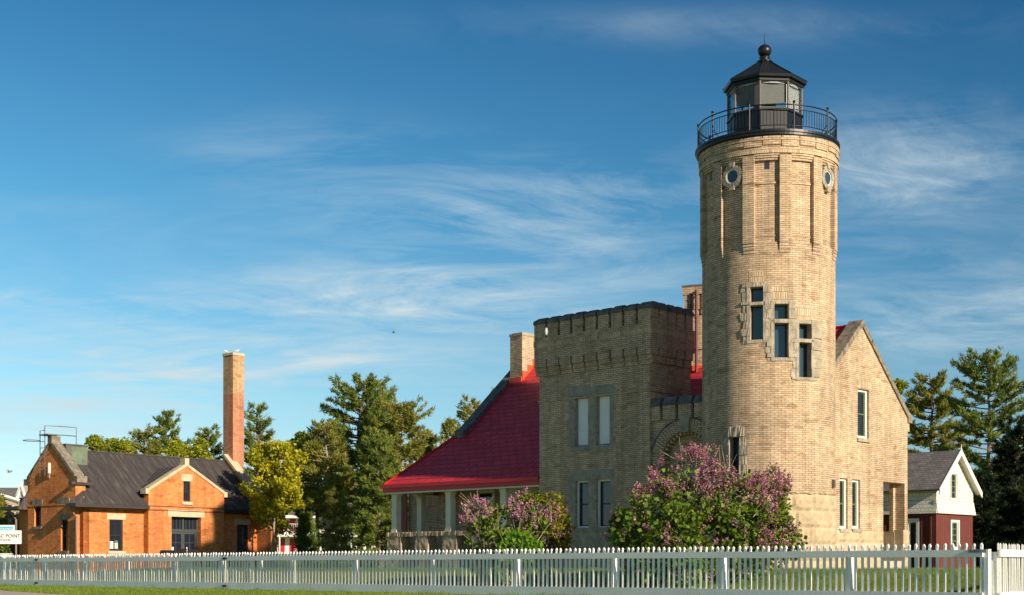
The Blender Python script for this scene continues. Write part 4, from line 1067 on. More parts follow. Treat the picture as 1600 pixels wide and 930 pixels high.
# double door with transom
zt_ = dz0 + (dz1-dz0)*.76
fr = lambda s, z: K(-PB, s, z)
def bars(m, P, out, lst, near, far):
    for a, b, c, d in lst:
        m.hexa([P(a,c)-out*near, P(b,c)-out*near, P(b,c)-out*far, P(a,c)-out*far], [P(a,d)-out*near, P(b,d)-out*near, P(b,d)-out*far, P(a,d)-out*far])
m = MB(); sm_ = (ds0+ds1)/2; h_ = .07
bars(m, fr, oA, [(ds0, ds0+h_, dz0, dz1), (ds1-h_, ds1, dz0, dz1), (ds0+h_, ds1-h_, dz1-h_, dz1), (ds0+h_, ds1-h_, zt_-.06, zt_+.06), (sm_-.05, sm_+.05, zt_+.06, dz1-h_)], .24, .34); df = m.build('door_frame', M['doorgrey'], BB)
m = MB(); bars(m, fr, oA, [(ds0+h_, ds1-h_, zt_+.06, dz1-h_)], .29, .31); m.build('transom_pane', M['glass'], df)
m = MB(); bars(m, fr, oA, [(ds0+h_+(ds1-ds0-2*h_)*t-.012, ds0+h_+(ds1-ds0-2*h_)*t+.012, zt_+.06, dz1-h_) for t in (.14, .27, .4, .62, .75, .88)], .27, .30); m.build('glazing_bars', M['doorgrey'], df)
for k, (a, b) in enumerate(((ds0+h_, sm_-.004), (sm_+.004, ds1-h_))):
    m = MB(); c, d = dz0, zt_-.06; zm = c+(d-c)*.50
    bars(m, fr, oA, [(a, a+.09, c, d), (b-.09, b, c, d), (a+.09, b-.09, c, c+.2), (a+.09, b-.09, zm-.08, zm+.02), (a+.09, b-.09, d-.1, d)], .26, .31)
    bars(m, fr, oA, [(a+.09, b-.09, c+.2, zm-.08)], .285, .30)
    bars(m, fr, oA, [((a+b)/2-.012, (a+b)/2+.012, zm+.02, d-.1), (a+.09, b-.09, (zm+d)/2-.03-.012, (zm+d)/2-.03+.012)], .27, .29)
    dr = m.build('door', M['doorgrey'], BB)
    m = MB(); bars(m, fr, oA, [(a+.09, b-.09, zm+.02, d-.1)], .288, .298); m.build('door_pane', M['glass'], dr)
    m = MB(); bars(m, fr, oA, [(a+.12+.1*k, a+.27, zm+.05, zm+.24)], .281, .2875); m.build('notice', M['white'], dr)
# left gable end bay (facing -b) standing .2 m proud
EB = -.2
q0, q1, qm = Qfor(118, EB), Qfor(43.5, EB), (Qfor(118, EB)+Qfor(43.5, EB))/2
zk1, za1 = Zk(q0, EB, 746), Zk(qm, EB, 692) 
gb = lambda q, z: K(q, EB, z)
g1 = tuple(sorted((Qfor(53.5,EB), Qfor(64,EB)))) + (Zk(3.2,EB,823), Zk(3.2,EB,790)); g2 = tuple(sorted((Qfor(95,EB), Qfor(106,EB)))) + (Zk(1,EB,861), Zk(1,EB,812))
m = MB(); m.wall(gb, [(q0,-.3), (q1,-.3), (q1,zk1), (qm,za1), (q0,zk1)], [rect(*g1), rect(*g2)], vB2*.5); gend = m.build('gable_end', M['orange'], BB)
m = MB()
for qe in (q0, q1):
    sgn = 1 if qe > qm else -1
    for i in range(4):
        t0, t1 = i/4+.003, (i+1)/4-.003; qa, qb = qm+(qe-qm)*t0, qm+(qe-qm)*t1; za, zb_ = za1+(zk1-za1)*t0, za1+(zk1-za1)*t1
        m.hexa([K(qa,EB-.06,za-.02), K(qa,EB+.42,za-.02), K(qb,EB+.42,zb_-.02), K(qb,EB-.06,zb_-.02)], [K(qa,EB-.06,za+.15), K(qa,EB+.42,za+.15), K(qb,EB+.42,zb_+.15), K(qb,EB-.06,zb_+.15)])
    a_, b_ = sorted((qe-sgn*.04, qe+sgn*.22)); m.box(K, a_, b_, EB-.07, EB+.44, zk1-.22, zk1+.06)
m.box(K, qm-.16, qm+.16, EB-.08, EB+.36, za1-.05, za1+.30)
m.build('gable_coping', M['coping'], gend)
zs1 = Zk(2.4, EB, 788)
m = MB(); m.box(K, q0, q1, EB-.03, EB+.01, zs1-.07, zs1); m.build('string_course', M['orange'], gend)
for (qa, qb, z0_, z1_) in ((g1[0]-.12, g1[1]+.12, g1[3]+.01, g1[3]+.27), (Qfor(109,EB), Qfor(90,EB), zs1+.002, zs1+.24), (g1[0]-.1, g1[1]+.1, g1[2]-.11, g1[2]-.002), (g2[0]-.1, g2[1]+.1, g2[2]-.13, g2[2]-.002), (g2[0]-.08, g2[1]+.08, g2[3]+.002, g2[3]+.22)):
    m = MB(); m.box(K, qa, qb, EB-.035-(.04 if z1_-z0_ < .2 else 0), EB+.2, z0_, z1_); m.build('lintel' if z1_-z0_ > .2 else 'window_sill', M['coping'], gend)
oB = -vB2
sash(gb, oB, *g1, .14, M['darksash'], M['glass'], BB, wide=.05, cols=(.5,)); sash(gb, oB, *g2, .14, M['darksash'], M['glass'], BB, wide=.05, cols=(.5,))
m = MB(); m.box(K, 0, q0-.002, .0, .3, -.3, EZ2+.3); m.box(K, q1+.002, 4.9, 0, .3, -.3, EZ2+.3); m.box(K, 4.6, 4.9, .3, S1, -.3, EZ2+.3); m.build('side_wall', M['orange'], BB)
# far gable end, projecting forward of the facade
fq0 = -1.0; fz0 = zr2(fq0)+.1
m = MB(); m.wall(lambda q, z: K(q, S1, z), [(fq0,-.3), (4.9,-.3), (4.9, zr2(4.9)+.1), (QR, ZR2+.25), (fq0, fz0)], [], vB2*.4); fe = m.build('gable_end', M['orange'], BB)
m = MB(); m.hexa([K(QR,S1-.05,ZR2+.22), K(QR,S1+.45,ZR2+.22), K(fq0-.1,S1+.45,fz0), K(fq0-.1,S1-.05,fz0)], [K(QR,S1-.05,ZR2+.38), K(QR,S1+.45,ZR2+.38), K(fq0-.1,S1+.45,fz0+.15), K(fq0-.1,S1-.05,fz0+.15)])
m.box(K, fq0-.18, fq0+.02, S1-.06, S1+.46, fz0-.2, fz0+.1); m.build('gable_coping', M['lintel'], fe)
m = MB(); c = K(-.35, S1-.012, Zk(-.35, S1, 829)); rr_ = -vA2
m.tube([K(-.12, S1-.02, c.z+.06), K(-.25, S1-.02, c.z-.02), K(-.42, S1-.02, c.z-.03), K(-.60, S1-.02, c.z+.03)], .012, 5); m.tube([K(-.38, S1-.02, c.z+.10), K(-.34, S1-.02, c.z+.16)], .012, 5); m.build('metal_emblem', M['stone'], fe)
# main roof with standing seams
m = MB()
slab(m, [K(QR,EB+.3,ZR2), K(QR,S1,ZR2), K(EQ,S1,EZ2), K(EQ,bs1+.02,EZ2), K(EQ+.0,EB+.3,EZ2)] if False else [K(QR,EB+.3,ZR2), K(QR,S1,ZR2), K(EQ,S1,EZ2), K(EQ,EB+.3,EZ2)], .08)
slab(m, [K(QR,EB+.3,ZR2), K(QR,S1,ZR2), K(4.9+.38,S1,zr2(5.28)), K(4.9+.38,EB+.3,zr2(5.28))], .08)
# low hipped corners beside the gable end
for qe, qi in ((EQ, q0-.01), (5.28, q1+.01)):
    ze = zr2(qe); sl = -.62; zi = zr2(qi) - .03
    m.hexa([K(qe,EB+.3,ze-.08), K(qe,sl,ze-.08), K(qi,sl,ze-.08), K(qi,EB+.3,ze-.08)], [K(qe,EB+.3,ze), K(qe,sl,ze), K(qi,sl,ze+.02), K(qi,EB+.3,zi)])
    m.box(K, min(qe*.2+qi*.8, qi), max(qe*.2+qi*.8, qi+.12), EB-.28, EB+.8, zi+.28, zi+.40) if qe < 0 else None
k = 0; s = EB+.55
while s < S1:
    inb = bs0-.05 < s < bs1+.05
    qe = EQ if not inb else (.2 if abs(s-bsm) > 1.5 else 1.2)
    m.tube([K(QR, s, ZR2+.01), K(qe, s, zr2(qe)+.01)], .016, 4); s += .52
m.tube([K(QR,EB+.4,ZR2+.02), K(QR,S1,ZR2+.02)], .06, 6)
roof2 = m.build('roof', M['seam'], BB)
m = MB()
for sa, sb in ((-.62, bs0-.01), (bs1+.01, S1-.02)): m.box(K, EQ-.09, EQ-.002, sa, sb, EZ2-.16, EZ2-.02)
m.box(K, EQ-.09, q0-.02, -.70, -.622, EZ2-.16, EZ2-.02); m.box(K, q1+.02, 5.3, -.70, -.622, EZ2-.16, EZ2-.02)
m.box(K, EQ, 0, -.62, S1, EZ2-.20, EZ2-.165)
m.build('gutter', M['gutter2'], roof2)
for q_, s_ in ((q0-.16, -.30), (4.55+.2, -.30)):
    m = MB(); m.tube([K(q_-.1 if q_ < 1 else q_+.1, -.62, EZ2-.15), K(q_, -.5, EZ2-.3), K(q_, EB-.06, EZ2-.6), K(q_, EB-.06, .3)], .045, 7); m.build('downspout', M['rust'] if False else M['pipe'] if 'pipe' in M else M['stone_grey'], BB)
# copper vent box on the ridge, ladder and platform rail
m = MB(); sa, sb = Sfor(96, QR-.6), Sfor(137, QR-.6); zt2 = Zk(QR-.6, 1, 697)
sv0, sv1 = .25, Sfor(137, QR-.75)
m.box(K, QR-.75, QR+.75, sv0, sv1, zr2(QR-.75)-.1, Zk(QR-.75, sv1, 697.5)); m.box(K, QR-.78, QR+.78, sv0-.03, sv1+.03, Zk(QR-.75, sv1, 697.5), Zk(QR-.75, sv1, 697.5)+.05)
vb = m.build('roof_vent', M['coppergrey'], BB)
m = MB(); m.box(K, QR-.765, QR-.755, sv1-.85, sv1-.03, zr2(QR-.75), Zk(QR-.75, sv1, 699.5)); m.build('vent_door', M['copper'], vb)
m = MB(); r = .022
zl0, zl1 = Zk(3.1, EB, 745), Zk(3.1, EB, 668)
ql, qr2 = Qfor(70, EB-.25), Qfor(62.5, EB-.25)
zla = Zk(qr2, EB, 674)
m.tube([K(ql,EB-.25,zl0), K(ql,EB-.25,zl1), K(ql-.3,EB+.4,zl1-.0), K(QR-.7, sv1-.55, zl1-.02), K(QR-.7, sv1-.55, Zk(QR-.7,sv1,697))], r, 5)
m.tube([K(ql,EB-.25,zl1-.38), K(ql-.3,EB+.4,zl1-.38), K(QR-.7, sv1-.55, zl1-.40)], r, 5)
m.tube([K(qr2,EB-.25,zl0), K(qr2,EB-.25,zla), K(ql,EB-.25,zla)], r, 5)
z = zl0+.1
while z < zla-.3: m.tube([K(ql,EB-.25,z), K(qr2,EB-.25,z)], .014, 4); z += .28
cz_ = Zk(qr2, EB, 690)
m.tube([K((ql+qr2)/2+.38*math.cos(t)*1.0+.25, EB-.25-.36+.36*math.sin(t), cz_) for t in [2*PI*i/20 for i in range(21)]], .016, 4)
for z in (zl0+.25, zl0+1.0):
    for q_ in (ql, qr2): m.tube([K(q_,EB-.25,z), K(q_,EB,z)], .018, 4)
m.box(K, qm-.2, qr2, EB-.3, EB+.25, za1+.32, za1+.37)
m.build('roof_ladder', M['greyiron'], BB)
m = MB(); c = K(Qfor(77, EB-.12), EB-.12, 0); m.lathe((c.x, c.y), [(.05, Zk(2.4,EB,741)), (.07, Zk(2.4,EB,740)), (.07, Zk(2.4,EB,725)), (.05, Zk(2.4,EB,724))], 10); m.tube([K(Qfor(77,EB-.1), EB-.1, Zk(2.4,EB,741)), K(Qfor(77,EB), EB, Zk(2.4,EB,747))], .03, 6); m.build('horn_lamp', M['creamtrim'], BB)
# chimney stack
cq, cs = 2.0, 9.93-.05-.62
csv = Sfor(364, cq)
m = MB(); m.box(K, cq, cq+.74, csv, csv+.70, 4.2, 11.18)
stk = m.build('chimney_stack', M['stack'], BB)
m = MB(); m.box(K, cq-.03, cq+.77, csv-.03, csv+.73, 11.18, 11.30); m.build('stack_cap', M['lintel'], stk)
m = MB(); m.box(K, cq-.04, cq+.1, csv-.04, csv+.74, zr2(cq)-.25, zr2(cq)+.10); m.build('flashing', M['coppergrey'], stk)
# gulls on the stack
def gull(p, d, label, sc_=1.0):
    d = Vector(d).normalized(); sd_ = d.cross(Vector((0,0,1))); up = Vector((0,0,1)); p = Vector(p)
    T = thing('gull', p, label, 'bird', 'gulls around the brick chimney stack')
    m = MB(); prof = [(-.26,.02,.14), (-.18,.05,.15), (-.05,.085,.16), (.08,.085,.18), (.15,.055,.23), (.19,.045,.28), (.24,.045,.30), (.28,.02,.295), (.31,.008,.285)]
    m.tube([p + d*x*sc_ + up*(z-.03)*sc_ for x, r_, z in prof], [r_*sc_ for x, r_, z in prof], 8); m.build('body', M['gull'], T, smooth=True)
    for k in (-1, 1):
        m = MB(); m.tube([p + sd_*.03*k*sc_ + d*.02, p + sd_*.03*k*sc_ + d*.01 + up*.1*sc_], .008, 4); m.build('leg', M['lintel'], T)
        m = MB(); c = p + sd_*.075*k*sc_ + up*.15*sc_
        m.hexa([c+d*.1*sc_-up*.05*sc_, c+d*.1*sc_+up*.04*sc_, c-d*.12*sc_+up*.03*sc_, c-d*.28*sc_-up*.0*sc_, c-d*.08*sc_-up*.05*sc_], [q+sd_*.012*k for q in (c+d*.1*sc_-up*.05*sc_, c+d*.1*sc_+up*.04*sc_, c-d*.12*sc_+up*.03*sc_, c-d*.28*sc_, c-d*.08*sc_-up*.05*sc_)]); m.build('wing', M['wing'] if 'wing' in M else M['stone_grey'], T)
gull(K(cq+.55, csv+.1, 11.30), (-.8,-.4,0), 'left white gull standing on the top of the brick stack', .55)
gull(K(cq+.08, csv+.25, 11.30), (.7,.5,0), 'right white gull standing on the corner of the brick stack', .6)
def flying(p, label, w=.6):
    p = Vector(p); T = thing('flying_bird', p, label, 'bird'); m = MB()
    m.tube([p+Vector((-.2,0,0)), p, p+Vector((.2,0,.02))], [.01,.05,.01], 6)
    m.build('body', M['stone_grey'], T)
    for k in (-1, 1):
        m = MB(); q = [p+Vector((.08,0,.02)), p+Vector((.05,.45*k*w,.16)), p+Vector((-.02,.95*k*w,.08)), p+Vector((-.08,.4*k*w,.13)), p+Vector((-.08,0,.02))]
        m.hexa(q, [a+Vector((0,0,.012)) for a in q]); m.build('wing', M['stone_grey'], T)
flying(WP(616, 520, 110), 'tiny dark bird flying in the sky left of the castle block', .35)
flying(WP(15, 738, 110), 'tiny bird flying low in the sky at the left edge', .8)

# ------------------------------------------------------------------ white and red shed on the right
SX, SY = 17.68, 60.0
def G(u, v, z): return Vector((SX + ax*u + bx*v, SY + ay*u + by*v, z))
def Ug(px, v): k = XP(px); X0 = SX+bx*v; Y0 = SY+by*v; return (k*Y0-X0)/(ax-k*ay)
def Vg(px, u): k = XP(px); X0 = SX+ax*u; Y0 = SY+ay*u; return (k*Y0-X0)/(bx-k*by)
SH = thing('barn', (SX, SY, 0), 'small barn with white shingled upper storey over dark red boards', 'barn')
WS = Vg(1520, 0); VM = WS/2; zb1 = 2.96; zev = 4.12; zpk = zy(706, SY+by*VM); LS = 6.5
slb = (zpk-zev)/VM
lw = (Vg(1486,0), Vg(1496.5,0), zy(856, SY+1.2), zy(816, SY+1.2)); uw = (Vg(1484.5,0), Vg(1494,0), zy(780, SY+1.2), zy(741, SY+1.2))
dw = (Ug(1432.5, 0), Ug(1420, 0), .5, zy(814, SY))
gs = lambda s, z: G(0, s, z); gl = lambda s, z: G(s, 0, z)
m = MB(); m.wall(gs, [(0,.2), (WS,.2), (WS,zb1), (0,zb1)], [rect(*lw)], vecA*.15); m.build('lower_wall', M['redboard'], SH)
d_ = (min(dw[0],dw[1]), max(dw[0],dw[1]), dw[2], dw[3])
m = MB(); m.wall(gl, [(.152,.2), (LS,.2), (LS,zb1), (.152,zb1)], [rect(*d_)], vecB*.15); m.box(G, LS-.15, LS, .152, WS, .2, zb1); m.box(G, .152, LS-.15, WS-.15, WS, .2, zb1); m.build('lower_wall', M['redboard'], SH)
m = MB(); x = .25
while x < LS:
    if not (d_[0]-.1 < x < d_[1]+.1): m.box(G, x-.035, x+.035, -.04, 0, .25, zb1)
    x += .42
m.build('battens', M['redboard'], SH)
m = MB(); fl = .12
def flare(P, a0, a1, out):
    m.hexa([P(a0,zb1)+out*fl, P(a1,zb1)+out*fl, P(a1,zb1)-out*.1, P(a0,zb1)-out*.1], [P(a0,zb1+.55)+out*.015, P(a1,zb1+.55)+out*.015, P(a1,zb1+.55)-out*.1, P(a0,zb1+.55)-out*.1])
flare(gs, -.06, WS+.06, -vecA); flare(gl, -.06, LS, -vecB)
m.wall(lambda s, z: G(-.012, s, z), [(-.01,zb1+.55), (WS+.01,zb1+.55), (WS+.01,zev), (VM,zpk-.05), (-.01,zev)], [rect(*uw)], vecA*.14)
m.wall(lambda s, z: G(s, -.012, z), [(.13,zb1+.55), (LS,zb1+.55), (LS,zev), (.13,zev)], [], vecB*.14)
m.wall(lambda s, z: G(s, WS, z), [(.13,zb1), (LS,zb1), (LS,zev), (.13,zev)], [], -vecB*.14); m.box(G, LS-.14, LS, .13, WS-.15, zb1, zev)
m.build('upper_wall', M['whiteshingle'], SH)
m = MB(); ov = .26
zs_ = lambda v: zpk - slb*abs(v-VM)
slab(m, [G(-ov,VM,zpk+.06), G(LS,VM,zpk+.06), G(LS,-ov,zs_(-ov)+.06), G(-ov,-ov,zs_(-ov)+.06)], .1); slab(m, [G(-ov,VM,zpk+.06), G(LS,VM,zpk+.06), G(LS,WS+ov,zs_(WS+ov)+.06), G(-ov,WS+ov,zs_(WS+ov)+.06)], .1)
rs = m.build('roof', M['greyshingle'], SH)
m = MB()
for v_ in (-ov-.02, WS+ov+.02):
    m.hexa([G(-ov-.05,VM,zpk-.16), G(-ov-.002,VM,zpk-.16), G(-ov-.002,v_,zs_(v_)-.16), G(-ov-.05,v_,zs_(v_)-.16)], [G(-ov-.05,VM,zpk+.09), G(-ov-.002,VM,zpk+.09), G(-ov-.002,v_,zs_(v_)+.09), G(-ov-.05,v_,zs_(v_)+.09)])
m.build('bargeboard', M['white'], rs)
m = MB(); slab(m, [G(-ov+.002,VM,zpk-.05), G(-.02,VM,zpk-.05), G(-.02,WS+ov-.02,zs_(WS+ov-.02)-.05), G(-ov+.002,WS+ov-.02,zs_(WS+ov-.02)-.05)], .02); m.build('soffit', M['creamtrim'], rs)
m = MB(); m.tube([G(-ov-.03,VM,zpk+.05), G(-ov-.03,VM,zpk+.30)], [.03,.01], 5); m.build('finial', M['white'], rs)
def trim(P, out, r, w, mat, par):
    m = MB(); a, b, c, d = r
    bars(m, P, out, [(a-w,a,c-w,d+w), (b,b+w,c-w,d+w), (a,b,c-w,c), (a,b,d,d+w)], -.05, .01); return m.build('window_trim', mat, par)
for P, o_, r, tw in ((gs, -vecA, lw, .09), (lambda s, z: G(-.012, s, z), -vecA, uw, .03)):
    w_ = sash(P, o_, *r, .05, M['white'], M['glass'], SH, wide=.03, rows=(.25,.5,.75), cols=(.5,), mat2=M['greensash'])
    trim(P, o_, r, tw, M['white'], w_)
dd_ = sash(gl, -vecB, *d_, .06, M['white'], M['glass'], SH, name='door', wide=.05, rows=(.5,), cols=(), mat2=M['darksash']); trim(gl, -vecB, d_, .12, M['white'], dd_)

# ------------------------------------------------------------------ sign, panels at the left
SGY = 58.0
o0 = WP(-18, 849, SGY); o1 = WP(33, 849, SGY)
SGN = thing('visitor_sign', o1, 'white sign board with a blue strip, partly cut by the left edge', 'sign')
FRs = lambda x, y, z: Vector((x, SGY+y, z))
zA, zB_, zC = zy(850, SGY), zy(829, SGY), zy(825.2, SGY)
m = MB(); m.box(FRs, o0.x, o1.x, 0, .06, zA, zB_); m.build('sign_board', M['white'], SGN)
m = MB(); m.box(FRs, o0.x, XP(22.5)*SGY, 0, .05, zB_+.002, zC+.12); hb = m.build('sign_header', M['white'], SGN)
m = MB(); m.box(FRs, o0.x+.02, XP(21)*SGY, -.01, -.001, zB_+.01, zC+.06); m.build('header_strip', M['cyan'], hb)
m = MB(); m.box(FRs, o0.x+.1, o0.x+.2, .06, .14, .2, zA+.3); m.build('sign_post', M['white'], SGN)
def tx(s, pxr, py, size, mat): return text_obj(s, size, mat, SGN, basis((1,0,0), 0, Vector((XP(pxr)*SGY, SGY-.012, zy(py, SGY))) - Vector(o1)), align='RIGHT')
tx('ENTRANCE', 20.5, 828.4, .13, M['white']); tx('MACKINAC POINT', 32, 840, .20, M['ink']); tx('LIGHTHOUSE', 17, 845.2, .10, M['ink'])
BX = thing('utility_box', WP(-3, 905, 57.0), 'white box standing by the fence at the very left edge', 'box')
m = MB(); p = WP(-8, 905, 57.0); q = WP(5, 905, 57.0); m.box(lambda x, y, z: Vector((x,y,z)), p.x, q.x, 57.6, 58.0, 0, zy(866, 57.6)); m.box(lambda x, y, z: Vector((x,y,z)), p.x-.03, q.x+.03, 57.57, 58.03, zy(866, 57.6), zy(866,57.6)+.03); m.build('box_body', M['white'], BX)
# low blue roofed thing (parked trailer top) behind the sign: plain slate blue low wall
LW = thing('low_wall', WP(20, 870, 75), 'low slate blue wall seen under the white sign', 'wall')
m = MB(); p = WP(3, 870, 75); q = WP(36, 870, 75); m.box(lambda x, y, z: Vector((x,y,z)), p.x-2, q.x, 75, 75.3, 0, zy(864, 75)); m.box(lambda x, y, z: Vector((x,y,z)), p.x-2.03, q.x+.03, 74.97, 75.33, zy(864,75), zy(864,75)+.05); m.build('wall_body', M['bluepaint'], LW)
# reading panels near the door
def panel(px, py, Y, w, label, frame):
    c = WP(px, py, Y); g0 = zg(c.x, c.y); T = thing('reading_panel', (c.x, c.y, g0), label, 'panel')
    fr_ = lambda x, y, z: Vector((c.x+x, c.y+y, z))
    for k in (-1, 1):
        m = MB(); m.box(fr_, k*w*.35-.03, k*w*.35+.03, -.03, .03, g0-.05, c.z-.1); m.build('leg', M[frame], T)
    m = MB(); m.hexa([fr_(-w/2,-.2,c.z-.12), fr_(w/2,-.2,c.z-.12), fr_(w/2,.2,c.z+.05), fr_(-w/2,.2,c.z+.05)], [fr_(-w/2,-.2,c.z-.08), fr_(w/2,-.2,c.z-.08), fr_(w/2,.2,c.z+.09), fr_(-w/2,.2,c.z+.09)]); m.build('panel_board', M['black'], T)
panel(261, 863, 60.5, .62, 'low white framed panel before the wall left of the dark doors', 'white')
panel(283, 861, 61.0, .42, 'dark slanted reading panel in front of the dark double doors', 'black')
panel(302, 862, 62.0, .5, 'dark low panel at the right foot of the double doors', 'greyiron')

# ------------------------------------------------------------------ motel and far house
MY = 150.0
MO = thing('motel', WP(500, 866, MY), 'two storey white motel with dark red doors seen beyond the trees', 'motel')
B0 = lambda px: XP(px)*MY
fm = lambda x, y, z: Vector((x, MY+y, z))
zm0, zsl, zev2 = 1.6, zy(834, MY), zy(806, MY)
m = MB(); m.box(fm, B0(385), B0(640), 1.6, 8, zm0-1, zev2+.0); m.build('motel_wall', M['white'], MO)
m = MB(); m.box(fm, B0(383), B0(642), -.1, 1.6, zsl-.30, zsl+.10); m.build('balcony_slab', M['white'], MO)
m = MB(); slab(m, [fm(B0(380),-.4,zev2), fm(B0(645),-.4,zev2), fm(B0(645),4,zev2+1.6), fm(B0(380),4,zev2+1.6)], .12); slab(m, [fm(B0(380),9,zev2), fm(B0(645),9,zev2), fm(B0(645),4,zev2+1.6), fm(B0(380),4,zev2+1.6)], .12); m.build('roof', M['greyshingle'], MO)
m = MB(); m.box(fm, B0(380), B0(645), -.5, -.42, zev2-.25, zev2+.03); m.build('eaves_board', M['white'], MO)
for px in (437, 440.8-30, 475, 512, 549, 586, 622):
    m = MB(); m.box(fm, B0(px)-.06, B0(px)+.06, -.08, .04, zm0-.5, zev2-.2); m.build('balcony_post', M['white'], MO)
m = MB(); m.tube([fm(B0(384),-.05,zsl+1.0), fm(B0(641),-.05,zsl+1.0)], .035, 4); m.tube([fm(B0(384),-.05,zsl+.18), fm(B0(641),-.05,zsl+.18)], .025, 4); rl = m.build('balcony_railing', M['bluepaint'] if False else M['white'], MO)
m = MB(); x = B0(384)
while x < B0(641): m.box(fm, x-.012, x+.012, -.06, -.04, zsl+.15, zsl+1.0); x += .2
tag(m.build('railing_bars', M['white'], rl), kind='stuff')
for i, px in enumerate((432, 449, 515, 530, 585, 600)):
    for (z0_, z1_) in ((zm0-.3, zsl-.45), (zsl+.11, zev2-.30)):
        m = MB(); m.box(fm, B0(px), B0(px)+.62, 1.54, 1.598, z0_, z1_); m.build('motel_door', M['reddoor'], MO)
for px in (418, 462, 500, 545, 570, 615):
    for (z0_, z1_) in ((zm0+.5, zsl-.5), (zsl+.7, zev2-.35)):
        m = MB(); m.box(fm, B0(px), B0(px)+.95, 1.55, 1.598, z0_, z1_); wp_ = m.build('motel_window', M['glass'], MO)
        m = MB(); m.box(fm, B0(px)+.5, B0(px)+.85, 1.53, 1.549, z0_+.05, z1_-.05); m.build('curtain', M['curtain'], wp_)
m = MB()
for i in range(12): m.box(fm, B0(574)+.32*i, B0(574)+.32*i+.34, -1.6, -.3, zm0-.2+.22*i, zm0-.14+.22*i)
m.hexa([fm(B0(574),-1.62,zm0-.2), fm(B0(574)+4,-1.62,zm0+2.55), fm(B0(574)+4,-1.55,zm0+2.55), fm(B0(574),-1.55,zm0-.2)], [fm(B0(574),-1.62,zm0+.1), fm(B0(574)+4,-1.62,zm0+2.9), fm(B0(574)+4,-1.55,zm0+2.9), fm(B0(574),-1.55,zm0+.1)]); m.build('outside_stair', M['white'], MO)
HY = 105.0
HO = thing('far_house', WP(20, 860, HY), 'far tan house with grey roof and white peaked gable trim', 'house')
fh = lambda x, y, z: Vector((x, HY+y, z)); X_ = lambda px: XP(px)*HY; Z_ = lambda py: zy(py, HY)
m = MB(); m.box(fh, X_(-60), X_(60), 2, 10, 0, Z_(782)); m.box(fh, X_(-20), X_(26), 0, 2, 0, Z_(786)); m.wall(lambda s, z: fh(s, 0, z), [(X_(-2),Z_(786)), (X_(28),Z_(786)), (X_(27),Z_(780)), (X_(2),Z_(776))], [], Vector((0,.2,0))); m.build('house_wall', M['tan'], HO)
m = MB(); slab(m, [fh(X_(-70),6,Z_(755)+.0), fh(X_(70),6,Z_(755)), fh(X_(70),1.2,Z_(784)), fh(X_(-70),1.2,Z_(784))], .15); slab(m, [fh(X_(-70),6,Z_(755)), fh(X_(70),6,Z_(755)), fh(X_(70),11,Z_(784)), fh(X_(-70),11,Z_(784))], .15); rr2 = m.build('roof', M['greyshingle'], HO)
m = MB(); m.wall(lambda s, z: fh(s, .9, z), [(X_(20.5),Z_(777)), (X_(33),Z_(777)), (X_(27),Z_(756))], [], Vector((0,3,0))); m.build('dormer_wall', M['tan'], HO)
m = MB(); m.tube([fh(X_(20),.8,Z_(778)), fh(X_(27),.8,Z_(755)), fh(X_(33.5),.8,Z_(778)), fh(X_(43),.8,Z_(776))], .16, 4); m.tube([fh(X_(2),-.1,Z_(774)), fh(X_(31),-.1,Z_(783))], .14, 4); m.tube([fh(X_(20),-.05,Z_(790)), fh(X_(20),-.05,Z_(810))], .10, 4); m.build('white_trim', M['white'], HO)
m = MB(); m.box(fh, X_(12), X_(20), -.03, .0, Z_(806), Z_(789)); m.build('house_window', M['glass'], HO)
# ------------------------------------------------------------------ vegetation
def leaf_cloud(P, size, aspect, rs, up=0.3, tri=False, dirs=None, jit=1.0):
    """P: (n,3) centres -> quads of random orientation"""
    n = len(P); d = rs.normal(size=(n, 3)) if dirs is None else dirs + rs.normal(size=(n, 3))*jit*.5
    d[:, 2] += up; d /= np.linalg.norm(d, axis=1)[:, None]+1e-9
    r = rs.normal(size=(n, 3)); s = np.cross(d, r); s /= np.linalg.norm(s, axis=1)[:, None]+1e-9
    sz = size*(.6+.8*rs.rand(n))[:, None]
    a, b = d*sz, s*sz*aspect
    if tri:
        V = np.stack([P-b*.5, P+b*.5, P+a], 1).reshape(-1, 3); Fc = np.arange(3*n).reshape(n, 3)
    else:
        V = np.stack([P, P+a*.5+b*.5, P+a, P+a*.5-b*.5], 1).reshape(-1, 3); Fc = np.arange(4*n).reshape(n, 4)
    return V, Fc
def clump(rs, c, r, n, flat=.5):
    q = rs.normal(size=(n, 3)); q /= np.linalg.norm(q, axis=1)[:, None]; q *= (rs.rand(n, 1)**.45); q *= np.array([r, r, r*flat]); return q + np.array(c)
def trunk_mesh(pts, r0, r1, m, n=8):
    k = len(pts); m.tube(pts, [r0+(r1-r0)*(i/(k-1))**.8 for i in range(k)], n)
